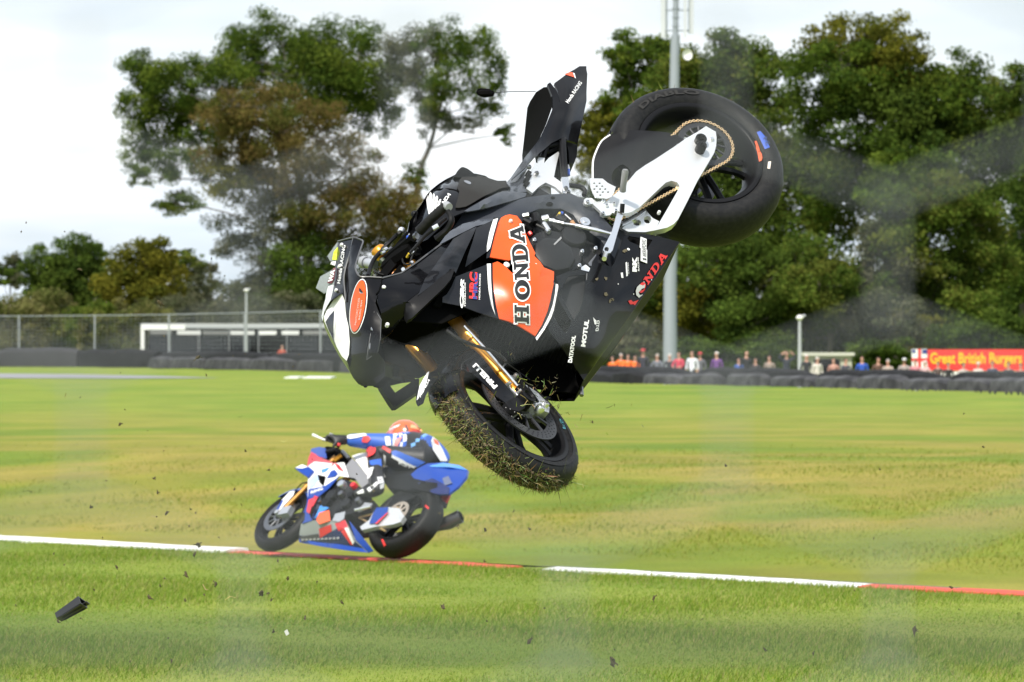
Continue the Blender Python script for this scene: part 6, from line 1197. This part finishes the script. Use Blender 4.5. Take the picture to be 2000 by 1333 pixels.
b = MB(); b.sphere((.02, 0, .0), .145, .112, .055, 16); mobj('visor', [hd + fw * (v[0] + .012) + sdv * v[1] * 1.09 + upv * (v[2] + .0) for v in b.v], b.f, mat('dark visor', (.01, .01, .012), .08), hel, 60)
# glove: palm and five fingers closed on the grip
def kb(t): return K2.B(*zF(t)[0])
gl = {'w': (kb('890,250,.21'), .050), 'palm': (kb('775,245,.285'), (.046, .034)), 'kn': (kb('735,228,.305'), (.042, .028))}
ge = [('w', 'palm'), ('palm', 'kn')]; ax_ = (kb('670,240,.33') - kb('800,300,.15')).normalized(); out_ = (kb('735,228,.305') - kb('800,300,.15'))
for i, (l1, l2) in enumerate(((.036, .03), (.04, .032), (.038, .03), (.03, .024))):
    base = kb('735,228,.305') + ax_ * (.026 * (i - 1.5)); d1 = (kb('690,275,.32') - kb('735,228,.305')).normalized(); d2 = (kb('735,300,.31') - kb('690,275,.32')).normalized()
    gl['f%d' % i] = (base, .012); gl['g%d' % i] = (base + d1 * l1, .0115); gl['h%d' % i] = (base + d1 * l1 + d2 * l2, .010); ge += [('kn', 'f%d' % i), ('f%d' % i, 'g%d' % i), ('g%d' % i, 'h%d' % i)]
gl['t0'] = (kb('775,275,.29'), .015); gl['t1'] = (kb('750,305,.3'), .012); ge += [('palm', 't0'), ('t0', 't1')]
gm = skin_body('glove', gl, ge, 'palm', 1); gm.materials.append(BK); go = bpy.data.objects.new('glove', gm); C.objects.link(go); go.parent = rider
b = MB(); b.box(kb('745,212,.315'), ax_ * .03, (0, .004, 0), (.0, .0, .014)); b.build('knuckle_guard', WHL, rider)
b = MB(); b.tube([kb('790,285,.28'), kb('810,290,.27')], .014, 8); b.build('glove_strap', RDL, rider, 40)
# boot, knee slider
bt = {'a': (kb('1110,470,.235'), (.066, .06)), 'b': (kb('1105,560,.235'), .060), 'h': (kb('1130,655,.225'), .056), 'm': (kb('1040,680,.225'), (.05, .045)), 't': (kb('930,690,.225'), (.045, .035))}
bm_ = skin_body('boot', bt, [('a', 'b'), ('b', 'h'), ('h', 'm'), ('m', 't')], 'b', 2); bm_.materials.append(BK); bo2 = bpy.data.objects.new('boot', bm_); C.objects.link(bo2); bo2.parent = rider
bv[bo2.name] = BVHTree.FromPolygons([tuple(v.co) for v in bm_.vertices], [tuple(p.vertices) for p in bm_.polygons])
for poly in ('1040,480 1085,470 1070,530 1030,570', '1110,555 1150,548 1165,600 1130,610 1120,590', '1030,650 1110,590 1130,600 1050,675', '1130,620 1165,600 1160,640 1135,650', '945,675 1000,650 1010,680 960,690'): K2.drape('boot_panel', [zF(poly)], WHL, bo2, off=.005, res=7, smooth=60)
K2.drape('knee_slider', [smoothpoly(zF('1018,350 1035,305 1075,298 1100,330 1085,375 1035,395'), 3)], RDL, bo, off=.014, thick=.0, res=7, smooth=60)
K2.drape('shin_panel', [zF('1165,365 1185,380 1185,470 1170,480')], WHL, bo, off=.006, res=7, smooth=60)
# ================================================================== spectators
SK = mat('skin', (.52, .28, .20), .6); TR = mat('dark trousers', (.03, .032, .045), .8)
def person_mesh(kind):
    J = {'pelvis': ((0, 0, .95), (.15, .11)), 'belly': ((0, 0, 1.10), (.15, .115)), 'chest': ((0, 0, 1.30), (.165, .115)), 'nb': ((0, .0, 1.46), .065), 'nk': ((0, -.01, 1.53), .055), 'chin': ((0, -.03, 1.575), (.062, .07)), 'hd': ((0, -.01, 1.66), (.078, .095)), 'top': ((0, 0, 1.73), (.066, .08)), 'nose': ((0, -.115, 1.635), .014)}
    E_ = [('pelvis', 'belly'), ('belly', 'chest'), ('chest', 'nb'), ('nb', 'nk'), ('nk', 'chin'), ('chin', 'hd'), ('hd', 'top'), ('hd', 'nose')]
    for s_, k in ((-1, 'L'), (1, 'R')):
        J['sh' + k] = ((.19 * s_, 0, 1.42), .062)
        if kind == 'up': J['el' + k] = ((.37 * s_, -.10, 1.52), .046); J['wr' + k] = ((.16 * s_, -.13, 1.70), .036); J['ha' + k] = ((.09 * s_, -.14, 1.70), .034)
        elif kind == 'lean': J['el' + k] = ((.26 * s_, -.12, 1.17), .046); J['wr' + k] = ((.12 * s_, -.30, 1.10), .036); J['ha' + k] = ((.06 * s_, -.36, 1.10), .034)
        else: J['el' + k] = ((.25 * s_, .03, 1.14), .046); J['wr' + k] = ((.25 * s_, -.06, .90), .036); J['ha' + k] = ((.245 * s_, -.09, .82), .036)
        J['hp' + k] = ((.10 * s_, 0, .88), .095); J['kn' + k] = ((.11 * s_, -.01, .49), .066); J['an' + k] = ((.12 * s_, .02, .09), .045); J['to' + k] = ((.13 * s_, -.16, .04), .042)
        E_ += [('chest', 'sh' + k), ('sh' + k, 'el' + k), ('el' + k, 'wr' + k), ('wr' + k, 'ha' + k), ('pelvis', 'hp' + k), ('hp' + k, 'kn' + k), ('kn' + k, 'an' + k), ('an' + k, 'to' + k)]
    J = {a: (Vector(p), r) for a, (p, r) in J.items()}; me = skin_body('body', J, E_, 'pelvis', 1)
    bones = []
    for a, c in E_:
        k = 1
        if a in ('nb', 'nk', 'chin', 'hd') : k = 0
        if a[:2] in ('wr',): k = 0
        if a[:2] in ('hp', 'kn', 'an') or c[:2] == 'hp': k = 2
        bones.append((J[a][0], J[c][0], [(.5, 1), (1, 0)] if a[:2] == 'el' else [(1, k)]))
    paint(me, bones, [SK, mat('shirt', (.3, .3, .3), .8), TR]); return me
PM = {k: person_mesh(k) for k in ('stand', 'lean', 'up')}
hb = MB(); hb.sphere((0, .012, 1.69), .092, .108, .085, 10); hv = [(x, y, z) for x, y, z in hb.v]; hairm = bpy.data.meshes.new('hair'); hairm.from_pydata([(x, max(y, -.075 + .6 * max(0, 1.70 - z)), max(z, 1.615 if y > 0.02 else 1.675)) for x, y, z in hv], [], hb.f); hairm.materials.append(mat('hair', (.05, .03, .02), .8)); hairm.shade_smooth()
cb = MB(); cb.sphere((0, .005, 1.70), .096, .112, .085, 12); cb.box((0, -.14, 1.70), (.07, 0, 0), (0, .06, -.008), (0, 0, .006)); capm = bpy.data.meshes.new('cap'); capm.from_pydata([(x, y, max(z, 1.68)) for x, y, z in cb.v], [], cb.f); capm.materials.append(mat('cap', (.3, .05, .05), .7)); capm.shade_smooth()
eb = MB()
for sx in (-1, 1): eb.sphere((sx * .032, -.092, 1.662), .011, .008, .008, 6)
eyem = bpy.data.meshes.new('eyes'); eyem.from_pydata(eb.v, [], eb.f); eyem.materials.append(mat('dark eyes', (.02, .015, .012), .3))
GP = 'spectators behind the right-hand barrier'
def person(px, top, D, shirt, hair, label, kind='stand', cap=None, grp=GP, rz=None, ground=None):
    b0 = W(px, CY, D); s = FPX / D; h = CAMH - (top - CY) / s; zg = gz(b0.x, b0.y) if ground is None else ground; sc_ = max(.80, min(1.12, (h - zg) / 1.80)); b0.z = h - 1.80 * sc_ if abs((h - zg) - 1.80 * sc_) < .6 else zg
    b0.z = zg; r = empty('person', b0); r.scale = (sc_,) * 3; r.rotation_euler = (0, 0, random.uniform(-.5, .5) if rz is None else rz); tag(r, label, 'person', grp)
    def ch(me, m, slot):
        o = bpy.data.objects.new(me.name, me); C.objects.link(o); o.parent = r
        if m: o.material_slots[slot].link = 'OBJECT'; o.material_slots[slot].material = m
        return o
    ch(PM[kind], mat('shirt %s' % (shirt,), shirt, .85), 1)
    if cap: ch(capm, mat('cap %s' % (cap,), cap, .7), 0)
    elif hair: ch(hairm, mat('hair %s' % (hair,), hair, .8), 0)
    ch(eyem, None, 0)
z2 = Z(1150, 620, .425); g, br, w_, bl = (.42, .40, .38), (.07, .04, .025), (.62, .60, .57), (.012, .01, .01); ORH = (.95, .19, .03)
ppl = [(110, 185, ORH, br, 'marshal in orange hi-vis jacket nearest the airborne bike'), (148, 172, ORH, g, 'grey haired marshal in orange hi-vis, second from the airborne bike'), (180, 176, ORH, br, 'brown haired marshal in orange hi-vis, third from the airborne bike'), (212, 180, ORH, bl, 'rightmost marshal in orange hi-vis jacket'),
       (250, 152, (.03, .03, .045), br, 'person in dark jacket and red cap beside the marshals'), (315, 175, (.16, .17, .2), g, 'person in grey top left of the mast'), (372, 175, (.05, .05, .06), w_, 'person in dark top in front of the mast'), (415, 165, (.55, .06, .10), br, 'person in red top right of the mast'), (475, 160, (.72, .74, .78), br, 'person in white shirt'), (512, 168, (.12, .12, .14), br, 'person with red cap behind the white shirt'),
       (588, 165, (.14, .05, .22), w_, 'white haired person in purple top'), (690, 195, (.05, .12, .4), br, 'short person in blue at the shoulder of the man in black'), (724, 158, (.015, .015, .018), None, 'bald man in black T-shirt'), (766, 195, (.05, .045, .05), br, 'short person in dark top right of the man in black'), (830, 183, (.30, .24, .2), br, 'person in beige top'), (908, 160, (.025, .03, .045), br, 'person in dark top with both hands raised to the head'),
       (1000, 175, (.02, .02, .025), w_, 'white haired person in black right of the lamp post'), (1050, 188, (.62, .58, .52), w_, 'white haired person in pale top before the cream stall'), (1125, 193, (.45, .25, .2), br, 'person in pinkish top before the cream stall'), (1180, 195, (.08, .08, .1), br, 'person in dark top before the cream stall'), (1256, 185, (.03, .09, .42), br, 'person in bright blue jacket'), (1330, 190, (.12, .07, .05), br, 'person in brown jacket'), (1375, 200, (.4, .33, .28), g, 'person in pale beige jacket'),
       (1450, 195, (.35, .3, .28), None, 'person in white cap'), (1500, 200, (.55, .22, .25), br, 'person in pink top beside the flag end of the banner'), (1545, 205, (.6, .4, .4), w_, 'person in pale pink below the flag end of the banner'), (1605, 210, (.1, .07, .06), br, 'person in dark brown below the banner start'), (1652, 215, (.03, .03, .03), br, 'person in black below the first word of the banner'), (1722, 215, (.5, .45, .42), br, 'person in cream below the middle word of the banner'), (1790, 212, (.6, .55, .5), w_, 'person in pale top below the middle of the banner'), (1855, 208, (.05, .06, .1), br, 'person in navy below the last word of the banner'), (1930, 212, (.07, .07, .07), bl, 'person in charcoal near the right edge'), (1985, 220, (.3, .12, .1), br, 'person in dull red at the right edge of the photo')]
for zx, zy, sh_, hr, lab in ppl:
    (x, y), = z2('%f,%f' % (zx, zy)); kind = 'up' if 'raised' in lab else random.choice(['stand', 'lean', 'stand']); cap = (.55, .05, .06) if 'red cap' in lab else ((.7, .7, .7) if 'white cap' in lab else None)
    person(x, y - 4, bdist(x) + random.uniform(7.5, 10), sh_, hr, lab, kind, cap)
person(551, 660, 396, (.42, .07, .04), br, 'person in dull red standing inside the dark shelter', 'stand', None, 'people at the shelter', ground=-.45)
# ================================================================== flying debris
SOIL = mat('flying soil', (.055, .038, .02), .95, noise=(.11, .09, .04), nscale=90)
def clod_mesh(n, seed):
    r = random.Random(seed); b = MB(); b.sphere((0, 0, 0), .9, .7, .6, n)
    for _ in range(4): q = r.uniform(.25, .55); b.sphere((r.uniform(-.8, .8), r.uniform(-.6, .6), r.uniform(-.6, .6)), q, q, q * .7, 6)
    for _ in range(3): d = Vector((r.gauss(0, 1), r.gauss(0, 1), r.gauss(0, 1))).normalized(); b.tube([d * .5, d * 1.5 + Vector((0, 0, .2))], [.12, .03], 4)
    return [tuple(c * (1 + r.uniform(-.45, .5)) for c in v) for v in b.v], b.f
CM = []
for i in range(5):
    v, f = clod_mesh(8, i); me = bpy.data.meshes.new('turf_clod'); me.from_pydata(v, [], f); me.materials.append(SOIL); CM.append(me)
def clod(px, py, r, D, asp=(1, 1, 1), label='small clod of dark soil flying through the air', grp='flying soil clods'):
    o = bpy.data.objects.new('soil_clod', random.choice(CM)); C.objects.link(o); o.location = W(px, py, D); s = r / FPX * D; o.scale = [s * a for a in asp]; o.rotation_euler = [random.uniform(0, 6) for _ in range(3)]; tag(o, label, 'soil clod', grp); return o
big = [(510, 1159, 7, 'largest brown clod of soil below the blue motorcycle'), (865, 1186, 6, 'flat clod of soil low in the middle of the grass'), (1786, 1232, 7, 'clod of soil falling on the right side of the grass'), (363, 1122, 5, 'dark clod below the left white kerb'), (292, 1167, 5, 'upright sliver of soil right of the black fragment'), (421, 1141, 5, 'soil clod left of the largest brown clod'), (1196, 1290, 8, 'clod of soil at the bottom edge of the photo'), (1034, 1253, 6, 'clod of soil with a grass stalk near the bottom'), (313, 593, 6, 'clod of soil in front of the olive tree'), (387, 698, 6, 'clod of soil in front of the tyre barrier'), (386, 1064, 6, 'clod of soil at the left white kerb end'), (948, 1035 - 0, 4, 'clod of soil below the airborne bike front wheel'), (1168, 618, 3, 'clod by the belly pan')][:-1]
for x, y, r, lab in big: clod(x, y, r, random.uniform(20, 30), (1.2, .8, .8), lab, 'larger flying soil clods')
R2 = random.Random(5)
for i in range(105):
    if i < 62: x, y = R2.gauss(420, 260), R2.uniform(880, 1300)
    elif i < 85: x, y = R2.uniform(20, 600), R2.uniform(360, 860)
    else: x, y = R2.uniform(900, 1950), R2.uniform(780, 1300)
    if not (5 < x < 1990): continue
    clod(x, y, R2.choice([1.3, 1.6, 1.9, 2.4, 2.9, 3.4]), R2.uniform(18, 32), (R2.uniform(.7, 1.6), 1, R2.uniform(.6, 1)))
bl_ = leafmat('straw blade', .2)
for i in range(46):
    x, y = (R2.gauss(1080, 70), R2.uniform(760, 900)) if i < 18 else (R2.uniform(60, 1300), R2.uniform(760, 1290)); D = R2.uniform(19, 28); ln = R2.uniform(.012, .045); d = Vector((R2.gauss(0, 1), R2.gauss(0, .5), R2.gauss(0, .7))).normalized(); s_ = d.orthogonal().normalized() * .0012; m_ = d * ln * .5 + Vector((0, 0, R2.uniform(-.3, .3) * ln))
    o = quads('grass_stalk', np.array([[-s_, s_, m_ + s_, m_ - s_], [m_ - s_, m_ + s_, d * ln + s_ * .3, d * ln - s_ * .3]]), np.array([straw_col()] * 2) * 1.3, bl_); o.location = W(x, y, D); tag(o, 'thin straw stalk flying through the air', 'grass stalk', 'flying grass stalks')
# the black fragment lower left: a broken, open-ended moulded box
fr_o = W(140, 1190, 24); frg = empty('broken_fragment', fr_o); tag(frg, 'black broken plastic box fragment flying low over the grass at lower left', 'fragment')
ax1 = Vector((.068, -.02, .042)); ax1 = ax1.normalized(); sd1 = Vector((-.35, -.75, .45)); sd1 = (sd1 - ax1 * sd1.dot(ax1)).normalized(); up1 = ax1.cross(sd1)
FRM = mat('black moulded plastic', (.012, .012, .014), .4, coat=.3)
b = MB(); hw = [(.019, .013), (.026, .018)]; L0, L1 = -.066, .055; t = .004
ring = lambda l_, w, h: [ax1 * l_ + sd1 * w * a + up1 * h * c for a, c in ((-1, -1), (1, -1), (1, 1), (-1, 1))]
o_ = ring(L0, *hw[0]) + ring(L1, *hw[1]); i_ = ring(L0 + .01, hw[0][0] - t, hw[0][1] - t) + ring(L1, hw[1][0] - t, hw[1][1] - t)
b.add(o_ + i_, [(0, 1, 2, 3)] + [(j, (j + 1) % 4, 4 + (j + 1) % 4, 4 + j) for j in range(4)] + [(8, 9, 10, 11)] + [(8 + j, 8 + (j + 1) % 4, 12 + (j + 1) % 4, 12 + j) for j in range(4)] + [(4 + j, 4 + (j + 1) % 4, 12 + (j + 1) % 4, 12 + j) for j in range(4)]); b.build('shell', FRM, frg)
for k in (-.02, 0, .02): b = MB(); b.tube([ax1 * -.05 + up1 * (hw[0][1] + .002) + sd1 * k * .8, ax1 * .045 + up1 * (hw[1][1] + .001) + sd1 * k], .0025, 5); b.build('rib', FRM, frg, 40)
b = MB(); b.box(ax1 * .055 + sd1 * -.02, ax1 * .012, sd1 * .012, up1 * .002); b.build('torn_flap', FRM, frg)
wf = quads('pale_fragment', np.array([[Vector((-.006, 0, -.008)), Vector((.002, .002, -.010)), Vector((.006, 0, .008)), Vector((-.001, .001, .011))]]), np.array([[.7, .72, .72]]), bl_); wf.location = W(560, 1236, 24); bpy.data.objects.remove(wf)
b = MB(); b.box((0, 0, 0), (.006, 0, .004), (0, .002, 0), (-.004, 0, .009)); wf = b.build('pale_fragment', mat('white paint', ())); wf.location = W(560, 1236, 24); tag(wf, 'tiny white chip of plastic flying over the grass near the bottom', 'fragment')
